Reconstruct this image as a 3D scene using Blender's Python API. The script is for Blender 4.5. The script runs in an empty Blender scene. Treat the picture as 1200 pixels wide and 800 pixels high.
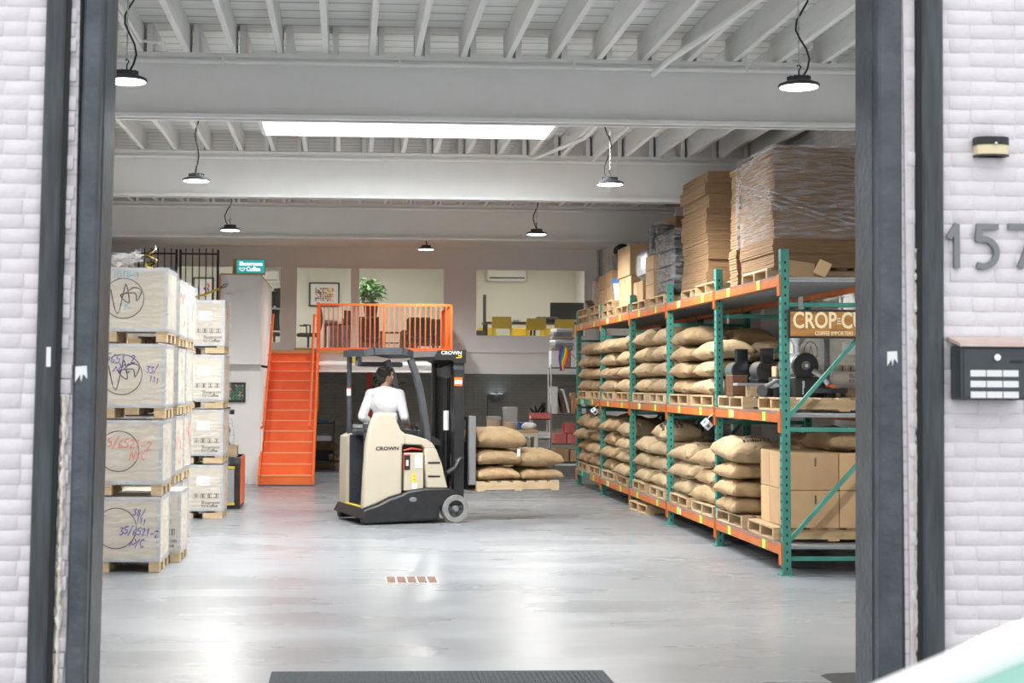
import bpy, bmesh, math, random
from mathutils import Vector, Matrix, noise
R = math.radians
rng = random.Random(7)
S = bpy.context.scene
C = S.collection

# ------------------------------------------------------------------ camera
F, CX, CY, HZ = 1800.0, 500.0, 345.0, 1.75          # focal length and principal point in 1200x800 pixels, eye height
_d = Vector(((405 - CX) / F, -(448 - CY) / F, -1)).normalized()     # building depth axis seen from the camera
_u = Vector((1, -0.009, 0)); _u.z = -(_u.dot(_d)) / _d.z; _u.normalize()
_w = _u.cross(_d)
ROT = Matrix((_u, _d, _w))                          # camera -> world
cam_d = bpy.data.cameras.new('camera'); cam = bpy.data.objects.new('camera', cam_d); C.objects.link(cam)
cam_d.sensor_width = 36; cam_d.lens = F * 36 / 1200
cam_d.shift_x = (600 - CX) / 1200; cam_d.shift_y = -(400 - CY) / 1200
cam.matrix_world = Matrix.Translation((0, 0, HZ)) @ ROT.to_4x4()
cam_d.clip_end = 200; cam_d.clip_start = .05
cam_d.dof.use_dof = True; cam_d.dof.focus_distance = 18; cam_d.dof.aperture_fstop = 4.0
S.camera = cam

def at(px, py, X=None, Y=None, Z=None):             # photo pixel -> point on a plane of the building
    r = ROT @ Vector(((px - CX) / F, -(py - CY) / F, -1))
    t = X / r.x if X is not None else (Y / r.y if Y is not None else (Z - HZ) / r.z)
    return Vector((0, 0, HZ)) + r * t

# ------------------------------------------------------------------ sky, exposure
W = bpy.data.worlds.new('overcast_sky'); S.world = W; W.use_nodes = True
wn = W.node_tree.nodes; wn['Background'].inputs[0].default_value = (.93, .96, 1, 1); wn['Background'].inputs[1].default_value = 1.25
S.view_settings.view_transform = 'Standard'; S.view_settings.look = 'None'
S.view_settings.gamma = 1; S.view_settings.use_curve_mapping = False
S.view_settings.exposure = 0.16
S.cycles.max_bounces = 10; S.cycles.diffuse_bounces = 5; S.cycles.transparent_max_bounces = 24
S.cycles.sample_clamp_indirect = 6
LAMP_W = 560.0
sun_d = bpy.data.lights.new('hazy_sun_offscreen', 'SUN'); sun_d.energy = .35; sun_d.angle = R(40); sun_d.color = (1, .97, .93)
sun = bpy.data.objects.new('hazy_sun_offscreen', sun_d); C.objects.link(sun); sun.rotation_euler = (R(52), 0, R(-12))

# ------------------------------------------------------------------ materials
MATS = {}
def M(name, c1, c2=None, scale=8, rough=.6, metal=0, bump=0, bscale=60, stretch=(1, 1, 1), detail=4, lo=.35, hi=.65, spec=.5, extra=None):
    if name in MATS: return MATS[name]
    m = bpy.data.materials.new(name); m.use_nodes = True
    n, l = m.node_tree.nodes, m.node_tree.links
    p = n['Principled BSDF']
    p.inputs['Base Color'].default_value = (*c1, 1); p.inputs['Roughness'].default_value = rough
    p.inputs['Metallic'].default_value = metal; p.inputs['Specular IOR Level'].default_value = spec
    tc = n.new('ShaderNodeTexCoord'); mp = n.new('ShaderNodeMapping'); mp.inputs['Scale'].default_value = stretch
    l.new(tc.outputs['Object'], mp.inputs['Vector'])
    if c2 is not None:
        t = n.new('ShaderNodeTexNoise'); t.inputs['Scale'].default_value = scale; t.inputs['Detail'].default_value = detail
        t.inputs['Roughness'].default_value = .6
        r = n.new('ShaderNodeValToRGB'); r.color_ramp.elements[0].position = lo; r.color_ramp.elements[1].position = hi
        r.color_ramp.elements[0].color = (*c1, 1); r.color_ramp.elements[1].color = (*c2, 1)
        l.new(mp.outputs[0], t.inputs['Vector']); l.new(t.outputs[0], r.inputs[0]); l.new(r.outputs[0], p.inputs['Base Color'])
    if bump:
        b = n.new('ShaderNodeBump'); b.inputs['Strength'].default_value = bump; b.inputs['Distance'].default_value = .01
        t2 = n.new('ShaderNodeTexNoise'); t2.inputs['Scale'].default_value = bscale; t2.inputs['Detail'].default_value = 3
        l.new(mp.outputs[0], t2.inputs['Vector']); l.new(t2.outputs[0], b.inputs['Height']); l.new(b.outputs[0], p.inputs['Normal'])
    if extra: extra(m, n, l, p, mp)
    MATS[name] = m
    return m
def emit(name, col, s):
    m = bpy.data.materials.new(name); m.use_nodes = True
    p = m.node_tree.nodes['Principled BSDF']; p.inputs['Base Color'].default_value = (.9, .9, .9, 1)
    p.inputs['Emission Color'].default_value = (*col, 1); p.inputs['Emission Strength'].default_value = s
    MATS[name] = m; return m
def vary(dark=.8, light=1.15):                      # shade each object a little by its own random number
    def ex(m, n, l, p, mp):
        src = p.inputs['Base Color'].links[0].from_socket if p.inputs['Base Color'].links else None
        oi = n.new('ShaderNodeObjectInfo'); mr = n.new('ShaderNodeMapRange')
        mr.inputs['To Min'].default_value = dark; mr.inputs['To Max'].default_value = light
        l.new(oi.outputs['Random'], mr.inputs['Value'])
        mx = n.new('ShaderNodeMix'); mx.data_type = 'RGBA'; mx.blend_type = 'MULTIPLY'; mx.inputs[0].default_value = 1
        if src: l.new(src, mx.inputs[6])
        else: mx.inputs[6].default_value = p.inputs['Base Color'].default_value
        l.new(mr.outputs[0], mx.inputs[7]); l.new(mx.outputs[2], p.inputs['Base Color'])
    return ex
def weave(m, n, l, p, mp):                          # burlap: crossed threads
    vary(.82, 1.12)(m, n, l, p, mp)
    ws = []
    for d in ('X', 'Y'):
        w = n.new('ShaderNodeTexWave'); w.bands_direction = d; w.inputs['Scale'].default_value = 55; w.inputs['Distortion'].default_value = 1.5
        l.new(mp.outputs[0], w.inputs['Vector']); ws.append(w)
    a = n.new('ShaderNodeMath'); a.operation = 'ADD'; l.new(ws[0].outputs['Fac'], a.inputs[0]); l.new(ws[1].outputs['Fac'], a.inputs[1])
    b = n.new('ShaderNodeBump'); b.inputs['Strength'].default_value = .35; b.inputs['Distance'].default_value = .004
    l.new(a.outputs[0], b.inputs['Height'])
    t2 = n.new('ShaderNodeTexNoise'); t2.inputs['Scale'].default_value = 7; t2.inputs['Detail'].default_value = 6; t2.inputs['Distortion'].default_value = .8
    l.new(mp.outputs[0], t2.inputs['Vector'])
    b2 = n.new('ShaderNodeBump'); b2.inputs['Strength'].default_value = .9; b2.inputs['Distance'].default_value = .04
    l.new(t2.outputs[0], b2.inputs['Height']); l.new(b.outputs[0], b2.inputs['Normal']); l.new(b2.outputs[0], p.inputs['Normal'])
def film(name, alpha=.18, tint=(.95, .95, .97)):
    m = bpy.data.materials.new(name); m.use_nodes = True
    n, l = m.node_tree.nodes, m.node_tree.links
    p = n['Principled BSDF']; p.inputs['Base Color'].default_value = (*tint, 1); p.inputs['Roughness'].default_value = .22
    tc = n.new('ShaderNodeTexCoord'); mp = n.new('ShaderNodeMapping'); mp.inputs['Scale'].default_value = (3, 3, 14); mp.inputs['Rotation'].default_value = (.5, .3, 0)
    t = n.new('ShaderNodeTexNoise'); t.inputs['Scale'].default_value = 2.2; t.inputs['Detail'].default_value = 6
    l.new(tc.outputs['Object'], mp.inputs[0]); l.new(mp.outputs[0], t.inputs['Vector'])
    b = n.new('ShaderNodeBump'); b.inputs['Strength'].default_value = 1; b.inputs['Distance'].default_value = .03
    l.new(t.outputs[0], b.inputs['Height']); l.new(b.outputs[0], p.inputs['Normal'])
    r = n.new('ShaderNodeMapRange'); r.inputs['From Min'].default_value = .42; r.inputs['From Max'].default_value = .72
    r.inputs['To Min'].default_value = alpha * .35; r.inputs['To Max'].default_value = alpha * 2.4
    l.new(t.outputs[0], r.inputs['Value']); l.new(r.outputs[0], p.inputs['Alpha'])
    MATS[name] = m; return m
def glassy(name, alpha, tint, rough=.03):
    m = bpy.data.materials.new(name); m.use_nodes = True
    p = m.node_tree.nodes['Principled BSDF']; p.inputs['Base Color'].default_value = (*tint, 1)
    p.inputs['Roughness'].default_value = rough; p.inputs['Alpha'].default_value = alpha
    MATS[name] = m; return m

def deckx(m, n, l, p, mp):                          # painted boards running across, dark gaps and flaking
    w = n.new('ShaderNodeTexWave'); w.bands_direction = 'Y'; w.inputs['Scale'].default_value = 1.15; w.inputs['Distortion'].default_value = .8
    tc = n.new('ShaderNodeTexCoord'); l.new(tc.outputs['Object'], w.inputs['Vector'])
    r = n.new('ShaderNodeValToRGB'); r.color_ramp.elements[0].position = .0; r.color_ramp.elements[1].position = .08
    r.color_ramp.elements[0].color = (.58, .57, .55, 1); r.color_ramp.elements[1].color = (1, 1, 1, 1)
    l.new(w.outputs['Fac'], r.inputs[0])
    src = p.inputs['Base Color'].links[0].from_socket
    mx = n.new('ShaderNodeMix'); mx.data_type = 'RGBA'; mx.blend_type = 'MULTIPLY'; mx.inputs[0].default_value = 1
    l.new(src, mx.inputs[6]); l.new(r.outputs[0], mx.inputs[7]); l.new(mx.outputs[2], p.inputs['Base Color'])
def floorx(m, n, l, p, mp):
    t = n.new('ShaderNodeTexNoise'); t.inputs['Scale'].default_value = .9; t.inputs['Detail'].default_value = 7
    mp2 = n.new('ShaderNodeMapping'); mp2.inputs['Scale'].default_value = (.5, 1.6, 1)
    tc = n.new('ShaderNodeTexCoord'); l.new(tc.outputs['Object'], mp2.inputs[0]); l.new(mp2.outputs[0], t.inputs['Vector'])
    r = n.new('ShaderNodeMapRange'); r.inputs['From Min'].default_value = .3; r.inputs['From Max'].default_value = .7
    r.inputs['To Min'].default_value = .22; r.inputs['To Max'].default_value = .36
    l.new(t.outputs[0], r.inputs['Value']); l.new(r.outputs[0], p.inputs['Roughness'])
    t2 = n.new('ShaderNodeTexNoise'); t2.inputs['Scale'].default_value = 2.5; t2.inputs['Detail'].default_value = 4
    mp3 = n.new('ShaderNodeMapping'); mp3.inputs['Scale'].default_value = (.25, 3, 1)
    l.new(tc.outputs['Object'], mp3.inputs[0]); l.new(mp3.outputs[0], t2.inputs['Vector'])
    b = n.new('ShaderNodeBump'); b.inputs['Strength'].default_value = .025; b.inputs['Distance'].default_value = .01
    l.new(t2.outputs[0], b.inputs['Height']); l.new(b.outputs[0], p.inputs['Normal'])
def brickx(scale):
    def ex(m, n, l, p, mp):
        b = n.new('ShaderNodeTexBrick'); b.inputs['Scale'].default_value = 1
        b.inputs['Brick Width'].default_value = .22; b.inputs['Row Height'].default_value = .0695; b.inputs['Mortar Size'].default_value = .006
        b.inputs['Color1'].default_value = (1, 1, 1, 1); b.inputs['Color2'].default_value = (.93, .93, .93, 1); b.inputs['Mortar'].default_value = (.8, .8, .8, 1)
        mp2 = n.new('ShaderNodeMapping'); mp2.inputs['Rotation'].default_value = (R(-90), 0, 0) if scale == 'Y' else (R(-90), 0, R(90))
        tc = n.new('ShaderNodeTexCoord'); sx = n.new('ShaderNodeSeparateXYZ'); cb = n.new('ShaderNodeCombineXYZ')
        l.new(tc.outputs['Object'], sx.inputs[0]); l.new(sx.outputs['X' if scale == 'Y' else 'Y'], cb.inputs['X']); l.new(sx.outputs['Z'], cb.inputs['Y'])
        l.new(cb.outputs[0], b.inputs['Vector'])
        src = p.inputs['Base Color'].links[0].from_socket
        mx = n.new('ShaderNodeMix'); mx.data_type = 'RGBA'; mx.blend_type = 'MULTIPLY'; mx.inputs[0].default_value = 1
        l.new(src, mx.inputs[6]); l.new(b.outputs['Color'], mx.inputs[7]); l.new(mx.outputs[2], p.inputs['Base Color'])
        bp = n.new('ShaderNodeBump'); bp.inputs['Strength'].default_value = .7; bp.inputs['Distance'].default_value = .01; bp.invert = True
        l.new(b.outputs['Fac'], bp.inputs['Height']); l.new(bp.outputs[0], p.inputs['Normal'])
    return ex

M('brick_paint', (.80, .765, .785), (.70, .665, .685), 5, .75, 0, .55, 30, lo=.4, hi=.8, extra=vary(.94, 1.03))
M('brick_back', (.76, .72, .74), (.60, .50, .50), 9, .8, 0, .5, 40, lo=.55, hi=.8)
M('facade_far', (.78, .75, .77), (.72, .68, .70), 6, .8, extra=brickx('Y'))
M('steel_dark', (.050, .060, .073), (.085, .10, .118), 5, .40, 0, .7, 22)
M('rail_dark', (.030, .036, .042), (.065, .076, .086), 4, .40, 0, .2, 22, (6, 6, .6))
M('foam', (.80, .77, .70), (.65, .58, .48), 20, .9, 0, .8, 40)
M('floor_epoxy', (.245, .262, .283), (.28, .297, .318), .7, .22, 0, 0, spec=.42, extra=floorx)
M('concrete', (.42, .42, .42), (.5, .5, .5), 3, .85, 0, .4, 40)
M('wall_white', (.84, .83, .825), (.81, .80, .795), 2, .7)
M('wall_warm', (.58, .54, .51), (.62, .58, .55), 2, .75)
M('wall_brick_in', (.72, .72, .71), (.62, .61, .60), 4, .8, extra=brickx('X'))
M('wall_olive', (.60, .595, .53), (.66, .65, .58), 5, .8, extra=brickx('Y'))
M('office_wall', (.76, .75, .68), (.73, .72, .65), 1, .8)
M('beam_white', (.83, .83, .82), (.80, .80, .79), 3, .55)
M('deck_white', (.80, .80, .78), (.52, .51, .48), 3, .75, 0, .4, 20, (.5, 6, 6), lo=.5, hi=.85, extra=deckx)
M('joist_white', (.82, .82, .80), (.60, .59, .56), 3, .7, 0, .4, 16, (7, .7, 7), lo=.55, hi=.85, extra=vary(.9, 1.04))
M('orange', (.80, .13, .025), (.88, .17, .035), 3, .42)
M('nosing', (.86, .52, .28), None, rough=.5)
M('black', (.012, .013, .015), (.02, .021, .023), 10, .45)
M('black_matte', (.016, .017, .018), None, rough=.8)
M('black_gloss', (.012, .012, .014), None, rough=.18)
M('grey_dark', (.045, .05, .058), (.06, .066, .075), 10, .5)
M('grey_mid', (.18, .185, .19), None, rough=.5)
M('silver', (.62, .63, .64), None, rough=.3, metal=.9)
M('galv', (.40, .42, .44), (.50, .52, .54), 15, .42, .6)
M('chrome', (.75, .75, .77), None, rough=.15, metal=1)
M('beige', (.49, .44, .345), (.465, .418, .325), 4, .45)
M('rubber_grey', (.27, .27, .265), (.20, .20, .195), 12, .8)
M('teal', (.055, .27, .215), (.04, .20, .165), 5, .5, extra=vary(.9, 1.1))
M('rack_orange', (.62, .175, .035), (.50, .13, .03), 6, .5, extra=vary(.85, 1.1))
M('sticker', (.42, .80, .12), None, rough=.5)
M('white', (.82, .82, .81), None, rough=.5)
M('paper', (.80, .81, .84), (.72, .73, .77), 30, .7)
M('burlap', (.45, .315, .175), (.34, .23, .12), 5, .9, lo=.35, hi=.75, extra=weave)
M('burlap_light', (.52, .39, .235), (.42, .305, .175), 5, .9, lo=.35, hi=.75, extra=weave)
M('ink', (.03, .03, .03), None, rough=.9)
M('pallet_wood', (.60, .43, .25), (.44, .30, .16), 4, .8, 0, .3, 20, (1, 6, 6), extra=vary(.75, 1.15))
M('pallet_light', (.57, .44, .28), (.46, .34, .20), 4, .8, 0, .3, 20, (1, 6, 6), extra=vary(.85, 1.12))
M('plywood', (.60, .55, .46), (.53, .475, .385), 2.5, .7, 0, .1, 20, (1, 1, 5), extra=vary(.93, 1.06))
M('edge_steel', (.42, .43, .45), (.52, .53, .55), 12, .45, .35)
M('carton', (.52, .34, .185), (.47, .30, .16), 3, .8, extra=vary(.85, 1.12))
M('carton_light', (.52, .36, .20), (.47, .32, .175), 3, .8, extra=vary(.88, 1.12))
M('carton_edge', (.36, .225, .12), (.25, .155, .08), 6, .85, 0, .5, 30, (1, 1, 30))
M('board_grey', (.34, .31, .28), (.28, .255, .23), 6, .8)
M('wood_warm', (.50, .29, .12), (.42, .23, .09), 4, .6, 0, .2, 20, (1, 8, 8))
M('wood_dark', (.10, .045, .022), (.14, .065, .03), 4, .5, 0, .2, 20, (8, 1, 8))
M('bench_top', (.56, .38, .20), (.47, .31, .16), 4, .55, 0, .1, 20, (1, 8, 8))
M('cream', (.62, .58, .46), None, rough=.5)
M('yellow', (.72, .50, .015), (.66, .45, .012), 5, .5)
M('yellow_bright', (.85, .58, .03), None, rough=.5)
M('red', (.62, .045, .025), None, rough=.5)
M('pink', (.72, .20, .18), (.62, .14, .13), 20, .5)
M('blue', (.03, .16, .48), None, rough=.5)
M('teal_sign', (.03, .50, .50), None, rough=.4)
M('leaf', (.055, .16, .045), (.11, .27, .085), 6, .5, extra=vary(.6, 1.5))
M('fabric_dark', (.022, .027, .036), (.035, .042, .052), 40, .9, 0, .3, 200)
M('fabric_green', (.075, .085, .07), None, rough=.9)
M('plaid', (.20, .18, .22), (.40, .36, .42), 12, .9, stretch=(6, 1, .5))
M('sweater', (.60, .60, .605), (.56, .56, .57), 30, .9, 0, .25, 180)
M('trousers', (.03, .033, .045), None, rough=.9)
M('skin', (.52, .30, .21), (.48, .265, .18), 8, .55)
M('hair', (.014, .010, .009), (.03, .022, .018), 60, .6, 0, .8, 90)
M('lens', (.8, .8, .8))
M('mat_rubber', (.045, .055, .065), (.07, .08, .09), 90, .9, 0, .6, 160, (1, .15, 1))
M('rust', (.115, .05, .03), (.19, .095, .06), 25, .75, 0, .4, 60)
M('copper_top', (.62, .45, .39), (.72, .60, .55), 6, .5)
M('mail_grey', (.052, .060, .068), (.065, .074, .082), 8, .42, .2)
M('zinc', (.22, .23, .24), None, rough=.4, metal=.5)
M('sign_wood', (.42, .20, .05), (.16, .07, .02), 4, .55, 0, .3, 12, (1, 6, 6), lo=.45, hi=.75)
M('sign_cream', (.80, .70, .45), None, rough=.6)
M('car_white', (.86, .87, .87), None, rough=.2)
M('car_tyre', (.02, .02, .02), None, rough=.85)
emit('lamp_glow', (1, .98, .93), 14.0)
emit('sky_panel', (.95, .98, 1), 13.0)
emit('office_glow', (1, .97, .88), 15.0)           # ceiling lamps of the lit rooms behind the glass
emit('sconce_glow', (.70, .86, 1), 1.2)
emit('sign_white', (1, 1, 1), .75)
emit('sign_glow', (.02, .55, .58), .55); MATS['sign_glow'].node_tree.nodes['Principled BSDF'].inputs['Base Color'].default_value = (.02, .22, .23, 1)
film('film_clear', .13); film('film_heavy', .20, (.80, .80, .83))
glassy('glass', .055, (.80, .88, .85)); glassy('glass_car', .9, (.30, .62, .50), .06); glassy('plastic_clear', .2, (.85, .87, .88), .3)

# ------------------------------------------------------------------ mesh builder
class MB:
    def __init__(s): s.v = []; s.f = []; s.m = []; s.cur = 0
    def add(s, vs, fs):
        b = len(s.v); s.v += [tuple(p) for p in vs]; s.f += [tuple(i + b for i in f) for f in fs]; s.m += [s.cur] * len(fs); return s
    def box(s, c, d, rz=0, bev=0, rx=0, ry=0):
        hx, hy, hz = d[0] / 2, d[1] / 2, d[2] / 2
        if bev <= 0:
            vs = [(x, y, z) for z in (-hz, hz) for y in (-hy, hy) for x in (-hx, hx)]
            fs = [(0, 2, 3, 1), (4, 5, 7, 6), (0, 1, 5, 4), (2, 6, 7, 3), (0, 4, 6, 2), (1, 3, 7, 5)]
        else:
            b = min(bev, hx * .98, hy * .98, hz * .98); vs = []; idx = {}
            for sx in (-1, 1):
                for sy in (-1, 1):
                    for sz in (-1, 1):
                        idx[sx, sy, sz] = len(vs)
                        vs += [(sx * hx, sy * (hy - b), sz * (hz - b)), (sx * (hx - b), sy * hy, sz * (hz - b)), (sx * (hx - b), sy * (hy - b), sz * hz)]
            fs = []
            q = [(-1, -1), (1, -1), (1, 1), (-1, 1)]
            for sg in (-1, 1):
                fs.append([idx[sg, a, c2] for a, c2 in q]); fs.append([idx[a, sg, c2] + 1 for a, c2 in q]); fs.append([idx[a, c2, sg] + 2 for a, c2 in q])
            for a in (-1, 1):
                for c2 in (-1, 1):
                    fs.append([idx[a, c2, -1], idx[a, c2, 1], idx[a, c2, 1] + 1, idx[a, c2, -1] + 1])
                    fs.append([idx[a, -1, c2], idx[a, 1, c2], idx[a, 1, c2] + 2, idx[a, -1, c2] + 2])
                    fs.append([idx[-1, a, c2] + 1, idx[1, a, c2] + 1, idx[1, a, c2] + 2, idx[-1, a, c2] + 2])
            for i in idx.values(): fs.append((i, i + 1, i + 2))
        if rz or rx or ry:
            m = Matrix.Rotation(rz, 3, 'Z') @ Matrix.Rotation(ry, 3, 'Y') @ Matrix.Rotation(rx, 3, 'X'); vs = [m @ Vector(p) for p in vs]
        return s.add([(p[0] + c[0], p[1] + c[1], p[2] + c[2]) for p in vs], fs)
    def b2(s, a, b, bev=0):                          # box from two corners
        return s.box([(a[i] + b[i]) / 2 for i in range(3)], [abs(b[i] - a[i]) for i in range(3)], bev=bev)
    def bar(s, p, q, w, h=None, up=(0, 0, 1)):       # rectangular bar between two points
        h = h or w; p, q = Vector(p), Vector(q); d = (q - p).normalized(); u = Vector(up)
        if abs(d.dot(u)) > .98: u = Vector((0, 1, 0))
        a = d.cross(u).normalized(); b = a.cross(d).normalized()
        o = [(-w / 2, -h / 2), (w / 2, -h / 2), (w / 2, h / 2), (-w / 2, h / 2)]
        vs = [e + a * x + b * y for e in (p, q) for x, y in o]
        return s.add(vs, [(3, 2, 1, 0), (4, 5, 6, 7)] + [(i, (i + 1) % 4, (i + 1) % 4 + 4, i + 4) for i in range(4)])
    def tube(s, pts, r, n=8, caps=True):
        pts = [Vector(p) for p in pts]; rs = r if isinstance(r, (list, tuple)) else [r] * len(pts)
        vs = []; fs = []; a = None
        for i, p in enumerate(pts):
            d = (pts[min(i + 1, len(pts) - 1)] - pts[max(i - 1, 0)]).normalized()
            if a is None:
                u = Vector((0, 0, 1)) if abs(d.z) < .9 else Vector((0, 1, 0)); a = d.cross(u).normalized()
            else:
                a = (a - d * a.dot(d)).normalized()
            b = d.cross(a)
            for k in range(n):
                t = 2 * math.pi * k / n; vs.append(p + (a * math.cos(t) + b * math.sin(t)) * rs[i])
        for i in range(len(pts) - 1):
            for k in range(n): fs.append((i * n + k, i * n + (k + 1) % n, (i + 1) * n + (k + 1) % n, (i + 1) * n + k))
        if caps: fs.append(tuple(range(n))[::-1]); fs.append(tuple((len(pts) - 1) * n + k for k in range(n)))
        return s.add(vs, fs)
    def cyl(s, p, q, r, r2=None, n=16): return s.tube([p, q], [r, r if r2 is None else r2], n)
    def lathe(s, prof, n=24, o=(0, 0, 0), axis='Z', caps=True):
        vs = []; fs = []
        for r, z in prof:
            for k in range(n):
                t = 2 * math.pi * k / n; x, y = r * math.cos(t), r * math.sin(t)
                p = (x, y, z) if axis == 'Z' else ((x, z, y) if axis == 'Y' else (z, x, y))
                vs.append((p[0] + o[0], p[1] + o[1], p[2] + o[2]))
        for i in range(len(prof) - 1):
            for k in range(n): fs.append((i * n + k, i * n + (k + 1) % n, (i + 1) * n + (k + 1) % n, (i + 1) * n + k))
        if caps: fs.append(tuple(range(n))[::-1]); fs.append(tuple((len(prof) - 1) * n + k for k in range(n)))
        return s.add(vs, fs)
    def prism(s, poly, a, b, axis='Y'):              # 2d outline pushed along an axis
        n = len(poly); vs = []
        for t in (a, b):
            for x, y in poly: vs.append((x, t, y) if axis == 'Y' else ((t, x, y) if axis == 'X' else (x, y, t)))
        return s.add(vs, [tuple(range(n)), tuple(range(2 * n - 1, n - 1, -1))] + [(i, i + n, (i + 1) % n + n, (i + 1) % n) for i in range(n)])
    def ball(s, c, r, nu=14, nv=8, rz=0):
        r = r if isinstance(r, (list, tuple)) else (r, r, r); vs = [(0, 0, -r[2])]; fs = []
        for j in range(1, nv):
            ph = math.pi * j / nv - math.pi / 2
            for i in range(nu):
                t = 2 * math.pi * i / nu; vs.append((r[0] * math.cos(ph) * math.cos(t), r[1] * math.cos(ph) * math.sin(t), r[2] * math.sin(ph)))
        vs.append((0, 0, r[2]))
        for i in range(nu): fs.append((0, 1 + (i + 1) % nu, 1 + i)); fs.append((len(vs) - 1, 1 + (nv - 2) * nu + i, 1 + (nv - 2) * nu + (i + 1) % nu))
        for j in range(nv - 2):
            for i in range(nu): a = 1 + j * nu; fs.append((a + i, a + (i + 1) % nu, a + nu + (i + 1) % nu, a + nu + i))
        cz, sz = math.cos(rz), math.sin(rz)
        return s.add([(x * cz - y * sz + c[0], x * sz + y * cz + c[1], z + c[2]) for x, y, z in vs], fs)
    def grid(s, fn, nu, nv):                         # fn(u, v) in 0..1 -> point
        vs = [fn(i / nu, j / nv) for j in range(nv + 1) for i in range(nu + 1)]
        return s.add(vs, [(j * (nu + 1) + i, j * (nu + 1) + i + 1, (j + 1) * (nu + 1) + i + 1, (j + 1) * (nu + 1) + i) for j in range(nv) for i in range(nu)])
    def map(s, fn): s.v = [tuple(fn(Vector(p))) for p in s.v]; return s
    def mesh(s, name, mats, smooth=35, fix=True):
        me = bpy.data.meshes.new(name); me.from_pydata(s.v, [], s.f)
        for m in (mats if isinstance(mats, (list, tuple)) else [mats]): me.materials.append(MATS[m])
        if any(s.m): me.polygons.foreach_set('material_index', s.m)
        if fix:
            bm = bmesh.new(); bm.from_mesh(me); bmesh.ops.recalc_face_normals(bm, faces=bm.faces); bm.to_mesh(me); bm.free()
        if smooth:
            me.polygons.foreach_set('use_smooth', [True] * len(me.polygons)); me.set_sharp_from_angle(angle=R(smooth))
        me.update(); return me
    def obj(s, name, mats, parent=None, loc=(0, 0, 0), rz=0, smooth=35, fix=True):
        return mo(name, s.mesh(name, mats, smooth, fix), parent, loc, rz)
def mo(name, me, parent=None, loc=(0, 0, 0), rz=0):
    o = bpy.data.objects.new(name, me); C.objects.link(o); o.location = loc; o.rotation_euler = (0, 0, rz)
    if parent: o.parent = parent
    return o
def tag(o, label, cat, group=None):
    o['label'] = label; o['category'] = cat
    if group: o['group'] = group
    return o
def thing(name, label, cat, loc=(0, 0, 0), rz=0, group=None):
    return tag(mo(name, None, None, loc, rz), label, cat, group)
def struct(o): o['kind'] = 'structure'; return o
def stuff(o): o['kind'] = 'stuff'; return o
def dup(o, loc=None, rz=None, label=None, group=None, parent=None):
    c = o.copy(); C.objects.link(c); c.parent = parent
    if loc is not None: c.location = loc
    if rz is not None: c.rotation_euler = (0, 0, rz)
    if label: c['label'] = label
    if group: c['group'] = group
    for ch in o.children: dup(ch, parent=c)
    return c
def text_mb(body, size, font_scale=(1, 1), depth=.001, bold=0):
    cu = bpy.data.curves.new('t', 'FONT'); cu.body = body; cu.size = size; cu.extrude = depth / 2; cu.offset = bold; cu.align_x = 'CENTER'; cu.align_y = 'CENTER'
    cu.resolution_u = 3
    o = bpy.data.objects.new('t', cu); C.objects.link(o)
    dg = bpy.context.evaluated_depsgraph_get(); dg.update()
    me = o.evaluated_get(dg).to_mesh(); mb = MB()
    mb.add([(v.co.x * font_scale[0], v.co.y * font_scale[1], v.co.z) for v in me.vertices], [tuple(p.vertices) for p in me.polygons])
    o.evaluated_get(dg).to_mesh_clear(); C.objects.unlink(o); bpy.data.objects.remove(o); bpy.data.curves.remove(cu)
    return mb                                        # lies in XY; turn upright with up()
def up(mb, c, rz=0):                                 # XY text -> faces -Y, centred at c
    cz, sz = math.cos(rz), math.sin(rz)
    return mb.map(lambda p: Vector((c[0] + p.x * cz + p.z * sz, c[1] + p.x * sz - p.z * cz, c[2] + p.y)))
def stroke(mb, pts, w, y=0.0, t=.0015):              # pen line on an XZ plane
    k = len(mb.f) // 6
    for (x0, z0), (x1, z1) in zip(pts, pts[1:]):
        d = Vector((x1 - x0, z1 - z0)); L = d.length
        if L < 1e-6: continue
        d /= L; nrm = Vector((-d.y, d.x)) * w / 2; e = d * w * .3
        q = [(x0 - e.x + nrm.x, z0 - e.y + nrm.y), (x0 - e.x - nrm.x, z0 - e.y - nrm.y), (x1 + e.x - nrm.x, z1 + e.y - nrm.y), (x1 + e.x + nrm.x, z1 + e.y + nrm.y)]
        mb.prism(q, y, y - t - 3e-4 * (k % 5), 'Y'); k += 1
    return mb
def circle(cx, cz, r, n=40, a0=0, a1=360): return [(cx + r * math.cos(R(a0 + (a1 - a0) * k / n)), cz + r * math.sin(R(a0 + (a1 - a0) * k / n))) for k in range(n + 1)]
# ================================================================== SETTING
XL, XR, YF, YB = -5.0, 5.45, 7.2, 34.5
ZB, ZJ, ZD = 4.06, 4.63, 4.88                        # beam underside, joist underside, deck underside
BY = (13.52, 19.30, 24.78)
floor = struct(MB().b2((XL, YF + .0, -.2), (XR, YB, 0)).obj('floor', 'floor_epoxy'))
struct(MB().b2((-14, -6, -.25), (16, YF, -.02)).obj('sidewalk', 'concrete'))
struct(MB().b2((XL - .3, YF + .4, -.2), (XL, 36.5, 5.2)).obj('wall_left', 'wall_white'))
wr = struct(MB().b2((XR, YF + .4, -.2), (XR + .3, 36.5, 5.2)).obj('wall_right', 'wall_brick_in'))
for y in BY: MB().b2((XR - .12, y - .2, 0), (XR, y + .2, ZJ)).obj('pilaster', 'wall_white', wr)
struct(MB().b2((XL, YB, 0), (XR, YB + .2, 2.0)).obj('wall_back', 'wall_olive'))

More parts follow.
